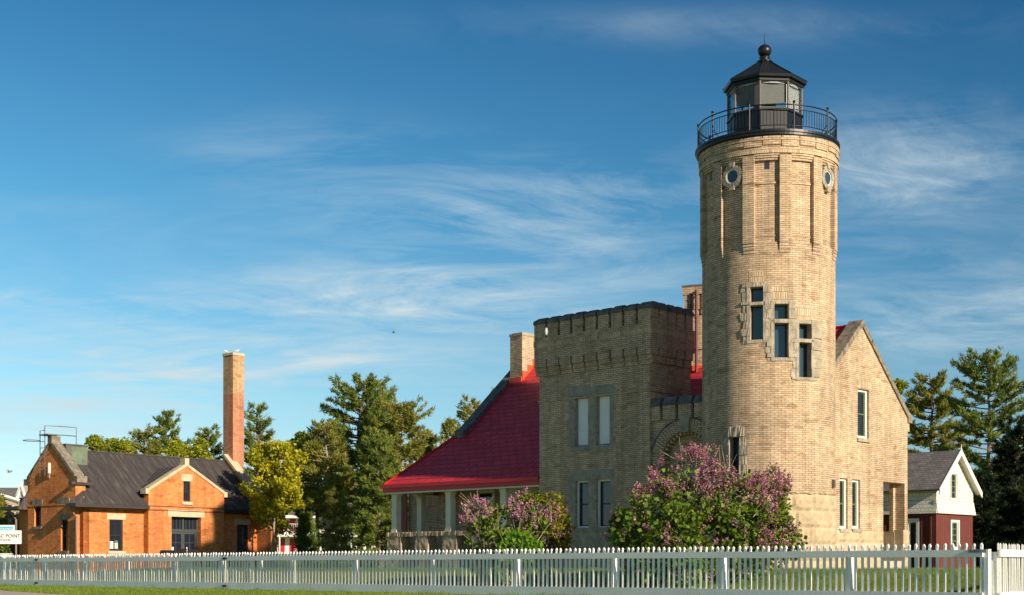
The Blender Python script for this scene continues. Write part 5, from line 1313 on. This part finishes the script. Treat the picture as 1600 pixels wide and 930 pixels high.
def pine(px, ytop, Y, wpx, label, seed, leaf='pine1', low=.12, dens=1.0, lean=0, bare=.0, bark='bark', shape=1.0, group='pines beyond the lawn', top_w=.25, zbase=None, droop=0):
    rs = np.random.RandomState(seed); x = XP(px)*Y; g0 = zg(x, Y) if zbase is None else zbase
    Ht = zy(ytop, Y) - g0; W = wpx/2/F*Y*1.12
    T = thing('pine_tree', (x, Y, g0), label, 'tree', group)
    m = MB(); npt = 9; wob = rs.normal(size=(npt, 2))*.012*Ht
    tp = [Vector((x + wob[i][0]*i/npt + lean*Ht*(i/(npt-1))**1.5, Y + wob[i][1]*i/npt, g0-.1 + Ht*.96*i/(npt-1))) for i in range(npt)]
    trunk_mesh(tp, max(.11, Ht*.02), .025, m)
    def at(f):
        f = max(0, min(.999, f)); k = int(f*(npt-1)); t = f*(npt-1)-k; return tp[k].lerp(tp[k+1], t)
    tc, td = [], []; h = low; ga = rs.rand()*6.28
    gap = [rs.rand() for _ in range(12)]
    while h < .99:
        fr = (h-low)/(1-low)
        prof = (top_w*.8 + (1-top_w*.8)*min(1, (1-fr)*1.35)**.8) * (.70+.30*min(1, fr*4+.2)) * shape * (.78+.34*gap[int(fr*11.9)])
        if fr > .90: prof *= .55+.45*(1-fr)*10
        nb = 3 + rs.randint(3)
        for _ in range(nb):
            ga += 2.4 + rs.normal()*.6
            Lb = W*prof*(.66+.38*rs.rand()); p0 = at(h + rs.normal()*.012)
            rise = (.05+.55*fr**1.5 + rs.normal()*.13 - droop)*Lb
            d = Vector((math.cos(ga), math.sin(ga), 0)); sd = Vector((-d.y, d.x, 0)); k = 5; bend = rs.normal()*.15
            bp = [p0 + d*(Lb*i/k) + sd*(bend*Lb*(i/k)**2) + Vector((0, 0, rise*(i/k)**1.6)) for i in range(k+1)]
            m.tube(bp, [max(.01, .018*Ht/10*(1.9-1.6*i/k)) for i in range(k+1)], 4, cap=False)
            if rs.rand() < bare: continue
            nt_ = max(4, int(Lb/.16*dens))
            for j in range(nt_):
                t = .22+.80*(j+rs.rand())/nt_; kk = min(k-1, int(t*k)); q = bp[kk].lerp(bp[kk+1], t*k-kk)
                sg_ = 1 if rs.rand() < .5 else -1; tl = (.10+.34*Lb*(1.12-t)*rs.rand())*(1 if t < .95 else .3)
                tdv = (d*(.55+.4*rs.rand()) + sd*sg_*(.9*rs.rand()+.1) + Vector((0, 0, .12+.5*rs.rand()*(.3+fr)))).normalized()
                ns = 2 + int(tl/.13)
                for u in range(ns):
                    c = q + tdv*(tl*(u+.5)/ns) + Vector(rs.normal(size=3)*.05); tc.append(c[:]); td.append((tdv + Vector((0,0,.35)))[:])
        h += (.019+.016*rs.rand())*(10/Ht)**.3
    tc = np.array(tc); td = np.array(td); nn = 9 if Y > 74 else 10
    P = np.repeat(tc, nn, 0); Dn = np.repeat(td, nn, 0); P = P + rs.normal(size=P.shape)*.045
    V, Fc = leaf_cloud(P, .205*(Y/80)**.4, .26, rs, .12, True, Dn, 1.35)
    m.build('trunk', M[bark], T, recalc=False); mesh_np('crown', V, Fc, M[leaf], T)
    return T
def limbs(rs, p, d, L_, r, depth, m, tips, spread=.6, up=.25):
    k = 4; pts = [p]; q = p; dd = d
    for i in range(k):
        dd = (dd + Vector(rs.normal(size=3))*.12 + Vector((0,0,up*.12))).normalized(); q = q + dd*L_/k; pts.append(q)
        if depth <= 1: tips.append((q, L_))
    m.tube(pts, [r*(1-.45*i/k) for i in range(k+1)], 6 if depth > 2 else 4, cap=False)
    if depth == 0: return
    nb = 3 if depth > 1 else 3
    for j in range(nb):
        b = pts[1+rs.randint(k)] if j else pts[-1]
        nd = (dd + Vector(rs.normal(size=3))*spread + Vector((0,0,up))).normalized()
        limbs(rs, b, nd, L_*(.55+.3*rs.rand()), r*.5, depth-1, m, tips, spread, up)
def broadleaf(px, ytop, Y, wpx, label, seed, leaf, low=.35, dens=1.0, lsz=.14, bark='barkpale', group=None, cat='tree', name='broadleaf_tree', tr=.1, nlimb=9, zbase=None, upper=1.0, fl=.75, skew=0):
    rs = np.random.RandomState(seed); x = XP(px)*Y; g0 = zg(x, Y) if zbase is None else zbase
    Ht = zy(ytop, Y)-g0; W = wpx/2/F*Y
    T = thing(name, (x, Y, g0), label, cat, group); m = MB(); tips = []
    tp = [Vector((x + skew*(i/6)**.8 + rs.normal()*.03*i, Y, g0-.1+Ht*.85*i/6)) for i in range(7)]
    trunk_mesh(tp, tr, .02, m)
    ga = rs.rand()*6
    for i in range(nlimb):
        f = low*.8 + (.95-low*.8)*i/nlimb; ga += 2.4
        p = tp[0].lerp(tp[-1], f/.85 if f < .85 else 1)
        rad = W*math.sqrt(max(.1, 1-((f-.55)/.62)**2))*(.75+.35*rs.rand())
        d = Vector((math.cos(ga), math.sin(ga), .35+.9*f)).normalized()
        limbs(rs, p, d, rad*.62, tr*.35, 2, m, tips, .55, .2)
    cl = []
    for (q, l) in tips:
        ex = math.hypot(q.x-x-skew*.8, q.y-Y)
        if ex > W*1.12 or q.z > g0+Ht*1.01: continue
        cl.append((q.x, q.y, q.z, W*.17*(.7+.7*rs.rand())))
    P = np.concatenate([clump(rs, c[:3], c[3], int(dens*48*(c[3]/.3)**1.6)+8, fl) for c in cl])
    V, Fc = leaf_cloud(P, lsz, .7, rs, -.1)
    m.build('trunk', M[bark], T, recalc=False); mesh_np('crown', V, Fc, M[leaf], T)
    return T
# behind the brick building
GB = 'trees behind the brick building'
broadleaf(168, 690, 88, 100, 'low yellow green tree showing over the left of the dark roof', 21, 'limeleaf', .3, 1.2, .17, group=GB, nlimb=12)
pine(226, 664, 92, 104, 'broad light green pine just left of the tallest pine over the roof', 22, 'pine2', .25, 1.1, group=GB, shape=1.0, top_w=.4)
pine(264, 631, 96, 100, 'tallest pine behind the dark roof left of the stack', 23, 'pine1', .2, 1.1, group=GB, lean=-.01)
broadleaf(290, 688, 86, 84, 'round bright green tree low behind the dark roof', 24, 'limeleaf', .3, 1.2, .17, group=GB, nlimb=12)
pine(324, 660, 90, 78, 'bushy dark pine immediately left of the brick stack', 25, 'pine1', .2, 1.3, group=GB, top_w=.5)
pine(402, 620, 88, 96, 'pine with open layered branches right of the brick stack', 26, 'pine1', .15, 1.0, group=GB, lean=.004, top_w=.35, bare=.12)
# maple in front
broadleaf(419, 697, 68.0, 106, 'young yellow leaved maple with thin pale trunk before the dark wall', 31, 'yleaf', .42, .24, .15, skew=.62, group=None, tr=.075, nlimb=17, name='maple_tree')
# middle group
GC = 'trees between the brick building and the porch'
broadleaf(474, 680, 95, 70, 'dark round leafy tree between the yellow maple and the tall pines', 41, 'gleaf', .6, 1.5, .17, group=GC, nlimb=14)
pine(512, 648, 80, 112, 'pine with a pinkish bare trunk left of the tallest middle pine', 42, 'pine2', .42, 1.0, bark='barkpale', group=GC, bare=.12)
pine(563, 580, 84, 140, 'tallest middle pine with a dense dark green crown', 43, 'pine1', .2, 1.3, lean=.003, group=GC, top_w=.6)
pine(630, 622, 80, 120, 'olive pine with pale forked trunk left of the porch roof', 44, 'pine2', .15, 1.1, bark='barkpale', group=GC, top_w=.6)
pine(592, 665, 76, 110, 'lower dark pine touching the porch roof edge', 45, 'pine1', .06, 1.5, group=GC, top_w=.4)
pine(527, 760, 66, 60, 'short drooping pine in front of the white motel', 46, 'pine2', .15, .6, group=GC, bare=.35, top_w=.3, bark='barkpale')
pine(478, 800, 70, 34, 'small scrubby pine before the motel balcony', 47, 'pine1', .2, .5, group=GC, bare=.3)
pine(664, 664, 88, 96, 'pine half hidden by the red porch roof slope', 48, 'pine2', .1, 1.2, group=GC)
pine(594, 596, 88, 96, 'dense pine close behind the right side of the tallest middle pine', 49, 'pine1', .2, 1.3, group=GC, top_w=.7)
pine(496, 668, 88, 90, 'soft olive pine at the left of the middle group', 50, 'pine2', .4, 1.2, group=GC, top_w=.6)
GD = 'thin pines above the red roof'
pine(738, 615, 90, 104, 'thin open pine rising behind the red roof coping', 51, 'pine2', .2, .8, group=GD, bare=.2, top_w=.45, bark='barkpale')
pine(704, 648, 86, 92, 'lower thin pine above the porch roof slope', 52, 'pine2', .2, .8, group=GD, bare=.15)
pine(771, 594, 98, 44, 'single small pine top beside the roof chimney', 53, 'pine1', .2, .7, group=GD, bare=.3)
# right group
GE = 'tall pines behind the barn'
broadleaf(1402, 576, 84, 60, 'leafy olive tree just right of the cream gable', 61, 'limeleaf', .2, 1.3, .17, group=GE, nlimb=14)
pine(1388, 640, 86, 60, 'dark pine mostly hidden by the cream gable', 65, 'pine1', .1, 1.2, group=GE)
pine(1455, 568, 82, 135, 'layered pine with sunlit plates behind the grey barn roof', 62, 'pine2', .12, 1.15, group=GE, lean=.004, bare=.1, top_w=.5)
pine(1548, 543, 76, 190, 'tallest spreading pine right of the barn', 63, 'pine1', .02, 1.15, group=GE, lean=-.012, bare=.08, top_w=.5)
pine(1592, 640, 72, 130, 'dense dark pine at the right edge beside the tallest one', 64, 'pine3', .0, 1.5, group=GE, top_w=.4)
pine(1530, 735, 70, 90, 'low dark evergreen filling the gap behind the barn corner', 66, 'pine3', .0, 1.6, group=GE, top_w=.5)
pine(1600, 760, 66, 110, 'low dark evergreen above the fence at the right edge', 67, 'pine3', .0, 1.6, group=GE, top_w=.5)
pine(1750, 560, 60, 150, 'tall dark pine just outside the right edge shading the corner', 68, 'pine1', .05, 1.0, group=GE, top_w=.4)
# left edge
broadleaf(18, 800, 70, 62, 'tree with white blossom behind the white sign', 71, 'blossom', .1, 1.3, .15, nlimb=12, name='blossom_tree', tr=.08)
pine(-4, 770, 66, 34, 'small pine cut by the left edge above the sign', 72, 'pine2', .1, 1.2, group=None)
broadleaf(22, 850, 66, 50, 'low green shrub under the white sign', 73, 'gleaf', .0, 1.4, .12, nlimb=9, name='shrub', cat='shrub', tr=.04)
# understory along the far lawn edge
for i, (px, yt, Y, w_) in enumerate(((300, 800, 120, 120), (560, 820, 100, 50), (640, 810, 96, 60), (700, 790, 100, 80), (780, 780, 105, 90), (1440, 800, 96, 90))):
    pass

# lilac bushes
def lilac(blobs, label, seed, parts, Y0, name='lilac_bush', stems=7, sr=1.0):
    """blobs: (px, py, Y, radius_px); parts: list of (material, leaves per m2 of shell, size, aspect, kind, zone fn)"""
    rs = np.random.RandomState(seed); xs_ = [XP(b[0])*b[2] for b in blobs]; cx_ = sum(xs_)/len(xs_); g0 = zg(cx_, Y0)
    T = thing(name, (cx_, Y0, g0), label, 'bush')
    C3 = [(XP(px)*Y, Y, zy(py, Y), r/F*Y) for px, py, Y, r in blobs]
    m = MB()
    for i in range(stems):
        c = C3[rs.randint(len(C3))]; st = Vector((cx_+rs.normal()*.25*sr, Y0+rs.normal()*.2*sr, g0-.1)); en = Vector((c[0]+rs.normal()*.2, c[1], c[2]+c[3]*.6)); mid = st.lerp(en, .5)+Vector((rs.normal()*.1, rs.normal()*.1, .15))
        m.tube([st, mid, en], [.035*sr, .022*sr, .008*sr], 5)
        for j in range(10):
            t = .3+.7*rs.rand(); p = st.lerp(mid, t*2) if t < .5 else mid.lerp(en, t*2-1); d = Vector(rs.normal(size=3)).normalized(); d.z = abs(d.z)+.4; m.tube([p, p+d*.3*sr, p+d*.6*sr], [.012*sr, .008*sr, .004*sr], 4, cap=False)
    m.build('stems', M['barkpale'], T, recalc=False)
    # shell points
    pts, nrm = [], []
    for (x, y, z, r) in C3:
        n = int(9500*r*r); q = rs.normal(size=(n, 3)); q /= np.linalg.norm(q, axis=1)[:, None]; rad = r*(1.04-.42*rs.rand(n)**1.5)*(1+.20*np.sin(q[:, 0]*6+seed+x*3)*np.cos(q[:, 2]*7+x)+.10*np.sin(q[:, 2]*13+q[:, 0]*11+z*5))
        pts.append(q*rad[:, None]*np.array([1, .9, 1])+np.array([x, y, z])); nrm.append(q)
    P = np.concatenate(pts); Nn = np.concatenate(nrm); keep = P[:, 2] > g0+.02
    for (x, y, z, r) in C3:
        keep &= ~(np.linalg.norm((P-np.array([x, y, z]))/np.array([1, .9, 1]), axis=1) < r*.62)
    P, Nn = P[keep], Nn[keep]
    lo = np.array([c[0]-c[3] for c in C3]).min(); px_ = P[:, 0]/P[:, 1]*F+CX; py_ = HZ-(P[:, 2]-CZ)/P[:, 1]*F
    h1 = np.sin(P[:, 0]*4.1+seed)+np.sin(P[:, 2]*5.3+1.7*seed)+np.sin(P[:, 1]*4.7+P[:, 0]*2.2)
    hole_ = np.sin(P[:, 0]*8.3+2*seed)+np.sin(P[:, 2]*9.1+P[:, 0]*3)+np.sin(P[:, 1]*7.7-P[:, 2]*4) > -1.25; P, Nn, px_, py_, h1 = P[hole_], Nn[hole_], px_[hole_], py_[hole_], h1[hole_]
    for (nm, mat, kind, size, asp, frac, zone) in parts:
        pr = zone(px_, py_, h1)*frac; sel = rs.rand(len(P)) < pr; Q, NN = P[sel], Nn[sel]
        if kind == 'leaf':
            V, Fc = leaf_cloud(Q, size, asp, rs, -.15, False, NN*.6, 1.6)
        else:       # upright flower panicles: tapering cones of tiny florets
            nf = 26; k = len(Q); t = rs.rand(k, nf, 1); ax_ = NN*.55+np.array([0, 0, .8])+rs.normal(size=(k, 3))*.25; ax_ /= np.linalg.norm(ax_, axis=1)[:, None]
            rad = .05*(1.08-t); ln = size*(.7+.6*rs.rand(k, 1, 1))
            F3 = Q[:, None, :] + ax_[:, None, :]*t*ln + rs.normal(size=(k, nf, 3))*rad; V, Fc = leaf_cloud(F3.reshape(-1, 3), .042, .9, rs, 0)
        mesh_np(nm, V, Fc, M[mat], T)
    return T
one = lambda a, b, h: np.ones_like(a)
# big lilac before the round tower
big = [(1085,780,38,58), (1085,740,38.3,36), (1050,748,38.4,32), (1118,750,38.4,32), (1030,800,37.6,50), (1140,790,37.8,52), (1185,785,38.2,44), (1205,762,38.6,26), (1180,830,37.4,50), (1120,840,37,55), (1050,845,36.8,52), (1000,835,37.4,42), (980,820,37.8,25), (1220,845,37.6,32), (1150,870,36.8,48), (1080,880,36.6,44), (1015,880,37,34)]
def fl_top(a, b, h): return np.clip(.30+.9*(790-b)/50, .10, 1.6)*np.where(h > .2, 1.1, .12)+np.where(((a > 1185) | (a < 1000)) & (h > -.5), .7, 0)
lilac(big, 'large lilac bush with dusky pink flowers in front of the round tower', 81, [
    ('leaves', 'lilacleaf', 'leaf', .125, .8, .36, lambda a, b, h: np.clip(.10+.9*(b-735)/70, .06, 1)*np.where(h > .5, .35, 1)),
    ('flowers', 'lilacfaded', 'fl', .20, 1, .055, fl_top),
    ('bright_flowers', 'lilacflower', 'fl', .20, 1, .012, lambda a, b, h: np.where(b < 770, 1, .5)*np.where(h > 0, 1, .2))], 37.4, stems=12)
left = [(765,830,41,32), (750,808,41.2,24), (795,812,41.2,28), (775,850,40.8,30), (745,845,41,18)]
lilac(left, 'lower lilac bush with pink flowers in front of the porch rail', 82, [
    ('leaves', 'lilacleaf', 'leaf', .11, .8, .34, lambda a, b, h: np.where(h > .4, .4, 1)), ('flowers', 'lilacflower', 'fl', .20, 1, .055, lambda a, b, h: np.clip(.2+(840-b)/30, .12, 1.2)*np.where(h > 0, 1, .12))], 41)
right = [(850,805,41.6,32), (868,830,41.2,26), (835,825,40.9,30), (855,845,40.7,28), (875,850,41,16), (828,800,41.6,26)]
lilac(right, 'taller lilac bush with pale pink and golden green patches beside the castle', 83, [
    ('leaves', 'lilacleaf', 'leaf', .10, .8, .30, lambda a, b, h: np.where(a < 860, 1, .35)), ('golden_leaves', 'yglilac', 'leaf', .10, .8, .36, lambda a, b, h: np.where((a > 855) | (b < 790), 1, .12)),
    ('flowers', 'lilacflower', 'fl', .20, 1, .05, lambda a, b, h: np.where((a < 872) & (h > .1), 1.1, .06))], 41.2)
low = [(812,850,39.8,22), (800,862,39.6,20), (828,862,39.7,20), (792,846,40,12)]
lilac(low, 'low bright green shrub between the two pink lilacs', 84, [('leaves', 'brightleaf', 'leaf', .10, .85, .7, one)], 39.7, name='shrub', stems=4)
sprig = [(782,900,36.2,8), (777,893,36.3,5), (789,905,36.1,5)]
lilac(sprig, 'small green sprig poking through the pickets below the left lilacs', 85, [('leaves', 'brightleaf', 'leaf', .09, .85, 1.0, one)], 36.2, name='seedling', stems=3, sr=.25)
sprig = [(1078,888,32.9,11), (1084,905,32.8,10), (1072,900,33,6), (1090,882,32.9,6)]
lilac(sprig, 'green shoot growing through the pickets below the large lilac', 86, [('leaves', 'brightleaf', 'leaf', .09, .85, 1.0, one)], 32.9, name='seedling', stems=3, sr=.25)
# grass blades: verge before the fence and lawn just behind it
rs = np.random.RandomState(5)
n = 90000; s_ = rs.rand(n)*52-2; bk_ = -(rs.rand(n)**1.4)*7.5
X = FP.x+FD.x*s_+FN.x*bk_; Yv = FP.y+FD.y*s_+FN.y*bk_
n2 = 60000; s2 = rs.rand(n2)*48; b2_ = rs.rand(n2)**1.5*12; X = np.concatenate([X, FP.x+FD.x*s2+FN.x*b2_]); Yv = np.concatenate([Yv, FP.y+FD.y*s2+FN.y*b2_])
Zv = np.array([zg(a_, b_) for a_, b_ in zip(X, Yv)])
# keep the path clear
PX = [(-19.2, 49.2), (-15.9, 41.9), (-13.0, 37.2), (-8, 30), (2, 17)]
kp = np.ones(len(X), bool)
for (p0_, p1_) in zip(PX[:-1], PX[1:]):
    v = np.array([p1_[0]-p0_[0], p1_[1]-p0_[1]]); l2 = (v**2).sum(); t = np.clip(((X-p0_[0])*v[0]+(Yv-p0_[1])*v[1])/l2, 0, 1)
    kp &= np.hypot(X-p0_[0]-t*v[0], Yv-p0_[1]-t*v[1]) > 1.2
P = np.stack([X, Yv, Zv], 1)[kp]
V, Fc = leaf_cloud(P, .065, .16, rs, 2.2, True)
nw = 9000; sw = rs.rand(nw)*50-1; clw = (np.sin(sw*3.1)+np.sin(sw*7.7+1)+np.sin(sw*1.3)) > .1; sw = sw[clw]; bw_ = rs.normal(size=len(sw))*.10-.03
Pw = np.stack([FP.x+FD.x*sw+FN.x*bw_, FP.y+FD.y*sw+FN.y*bw_, np.full(len(sw), .0)], 1); Vw, Fw = leaf_cloud(Pw, .13, .10, rs, 1.8, True)
V, Fc = np.concatenate([V, Vw]), np.concatenate([Fc, Fw+len(V)])
tag(mesh_np('grass', V, Fc, M['grass']), 'short green grass growing along both sides of the fence', 'grass', kind='stuff')
# ------------------------------------------------------------------ world, sun, camera
SUN_AZ, SUN_EL = 42.6, 22.0          # degrees to the right of the line from the place to the camera
sc = bpy.context.scene
a = D2R(SUN_AZ); e = D2R(SUN_EL)
sd = Vector((math.sin(a)*math.cos(e), -math.cos(a)*math.cos(e), math.sin(e)))
sl = bpy.data.lights.new('sun', 'SUN'); sl.energy = 5.0; sl.angle = D2R(.55); sl.color = (1, .84, .65)
so = bpy.data.objects.new('sun', sl); C.objects.link(so); so.rotation_euler = sd.to_track_quat('Z', 'Y').to_euler(); so.location = sd*100
w = bpy.data.worlds.new('World'); sc.world = w; w.use_nodes = True; nt = w.node_tree
bg = nt.nodes['Background']
sky = nt.nodes.new('ShaderNodeTexSky'); sky.sky_type = 'NISHITA'; sky.sun_disc = False; sky.sun_elevation = e
sky.sun_rotation = math.atan2(sd.x, sd.y); sky.air_density = 1.0; sky.dust_density = .3; sky.ozone_density = 3.5; sky.altitude = 200
tc = nt.nodes.new('ShaderNodeTexCoord')
# wispy cirrus: stretched noise on a flat layer high above
sp = nt.nodes.new('ShaderNodeSeparateXYZ'); L(nt, tc.outputs['Generated'], sp.inputs[0])
zz = N(nt, 'ShaderNodeMath', operation='ADD'); L(nt, sp.outputs[2], zz.inputs[0]); zz.inputs[1].default_value = .12
dx = N(nt, 'ShaderNodeMath', operation='DIVIDE'); L(nt, sp.outputs[0], dx.inputs[0]); L(nt, zz.outputs[0], dx.inputs[1])
dy = N(nt, 'ShaderNodeMath', operation='DIVIDE'); L(nt, sp.outputs[1], dy.inputs[0]); L(nt, zz.outputs[0], dy.inputs[1])
cb = nt.nodes.new('ShaderNodeCombineXYZ'); L(nt, dx.outputs[0], cb.inputs[0]); L(nt, dy.outputs[0], cb.inputs[1])
mp = N(nt, 'ShaderNodeMapping'); mp.inputs['Rotation'].default_value = (0, 0, D2R(-20)); mp.inputs['Scale'].default_value = (.95, 1.45, 1); mp.inputs['Location'].default_value = (1.7, 3.1, 0); L(nt, cb.outputs[0], mp.inputs[0])
f1 = noise(nt, mp.outputs[0], 1.3, 9, .62, 1.5)
mp2 = N(nt, 'ShaderNodeMapping'); mp2.inputs['Rotation'].default_value = (0, 0, D2R(20)); mp2.inputs['Scale'].default_value = (.5, 1.0, 1); mp2.inputs['Location'].default_value = (.6, 5.2, 0); L(nt, cb.outputs[0], mp2.inputs[0])
f2 = noise(nt, mp2.outputs[0], .8, 3, .5)
bk = ramp(nt, f2, [(.42, 0.0), (.66, .5)])
# directions where the larger wisps stand (tangent of azimuth, tangent of elevation, half widths, weight)
ya = N(nt, 'ShaderNodeMath', operation='MAXIMUM'); L(nt, sp.outputs[1], ya.inputs[0]); ya.inputs[1].default_value = .05
tx_ = N(nt, 'ShaderNodeMath', operation='DIVIDE'); L(nt, sp.outputs[0], tx_.inputs[0]); L(nt, ya.outputs[0], tx_.inputs[1])
tz_ = N(nt, 'ShaderNodeMath', operation='DIVIDE'); L(nt, sp.outputs[2], tz_.inputs[0]); L(nt, ya.outputs[0], tz_.inputs[1])
acc = bk
def MT(op, a_, b_):
    n_ = N(nt, 'ShaderNodeMath', operation=op)
    for k_, v_ in ((0, a_), (1, b_)):
        if isinstance(v_, bpy.types.NodeSocket): L(nt, v_, n_.inputs[k_])
        elif v_ is not None: n_.inputs[k_].default_value = v_
    return n_.outputs[0]
for (px_, py_, wx, wz, wt) in ((800, 330, 250, 66, 1.1), (1400, 250, 170, 70, 1.3), (150, 575, 330, 60, 1.3), (480, 470, 300, 40, 1.1), (680, 450, 230, 60, .8), (1500, 490, 230, 60, .9), (90, 465, 130, 14, .9), (480, 245, 190, 60, .5), (560, 565, 180, 12, .7), (1150, 40, 500, 30, .3), (60, 650, 300, 60, .9)):
    ex = MT('DIVIDE', MT('SUBTRACT', tx_.outputs[0], (px_-CX)/F), wx/F); ez = MT('DIVIDE', MT('SUBTRACT', tz_.outputs[0], (HZ-py_)/F), wz/F)
    g_ = MT('MULTIPLY', MT('POWER', 2.718, MT('MULTIPLY', MT('ADD', MT('MULTIPLY', ex, ex), MT('MULTIPLY', ez, ez)), -1.0)), wt)
    acc = MT('ADD', acc, g_)
f3 = noise(nt, mp.outputs[0], 3.4, 10, .68, 1.8)
f1 = MT('ADD', MT('MULTIPLY', f1, .68), MT('MULTIPLY', f3, .32))
cl = ramp(nt, f1, [(.40, 0.0), (.52, .36), (.68, 1.0)])
mu2 = N(nt, 'ShaderNodeMath', operation='MULTIPLY'); mu2.use_clamp = True; L(nt, MT('MULTIPLY', cl, acc), mu2.inputs[0]); mu2.inputs[1].default_value = .80
tr = ramp(nt, sp.outputs[2], [(0.0, (1.34, 1.24, 1.26)), (.12, (.98, 1.26, 1.20)), (.25, (.50, 1.06, 1.12)), (.39, (.24, .74, .92)), (.58, (.30, .44, .49))])
tr = mixc(nt, 1.0, tr, ramp(nt, N(nt, 'ShaderNodeMath', operation='MULTIPLY_ADD').outputs[0], [(.3, (1.12, 1.08, 1.05)), (.7, (.72, .78, .84))]), 'MULTIPLY')
for n_ in nt.nodes:
    if n_.type == 'MATH' and n_.operation == 'MULTIPLY_ADD': L(nt, sp.outputs[0], n_.inputs[0]); n_.inputs[1].default_value = .6; n_.inputs[2].default_value = .5
tint = mixc(nt, 1.0, sky.outputs[0], tr, 'MULTIPLY')
col = mixc(nt, mu2.outputs[0], tint, (6.4, 7.6, 8.0))
L(nt, col, bg.inputs[0]); bg.inputs[1].default_value = .067
cam = bpy.data.cameras.new('camera'); co = bpy.data.objects.new('camera', cam); C.objects.link(co)
co.location = (0, 0, CZ); co.rotation_euler = (PI/2, 0, 0); cam.sensor_width = 36; cam.lens = F/1600*36
cam.shift_x = 0; cam.shift_y = (HZ-465)/1600; cam.clip_start = .1; cam.clip_end = 6000
sc.camera = co
sc.view_settings.view_transform = 'Standard'; sc.view_settings.look = 'None'; sc.view_settings.exposure = .56; sc.view_settings.gamma = 1; sc.view_settings.use_curve_mapping = False
sc.cycles.max_bounces = 8; sc.cycles.transparent_max_bounces = 16
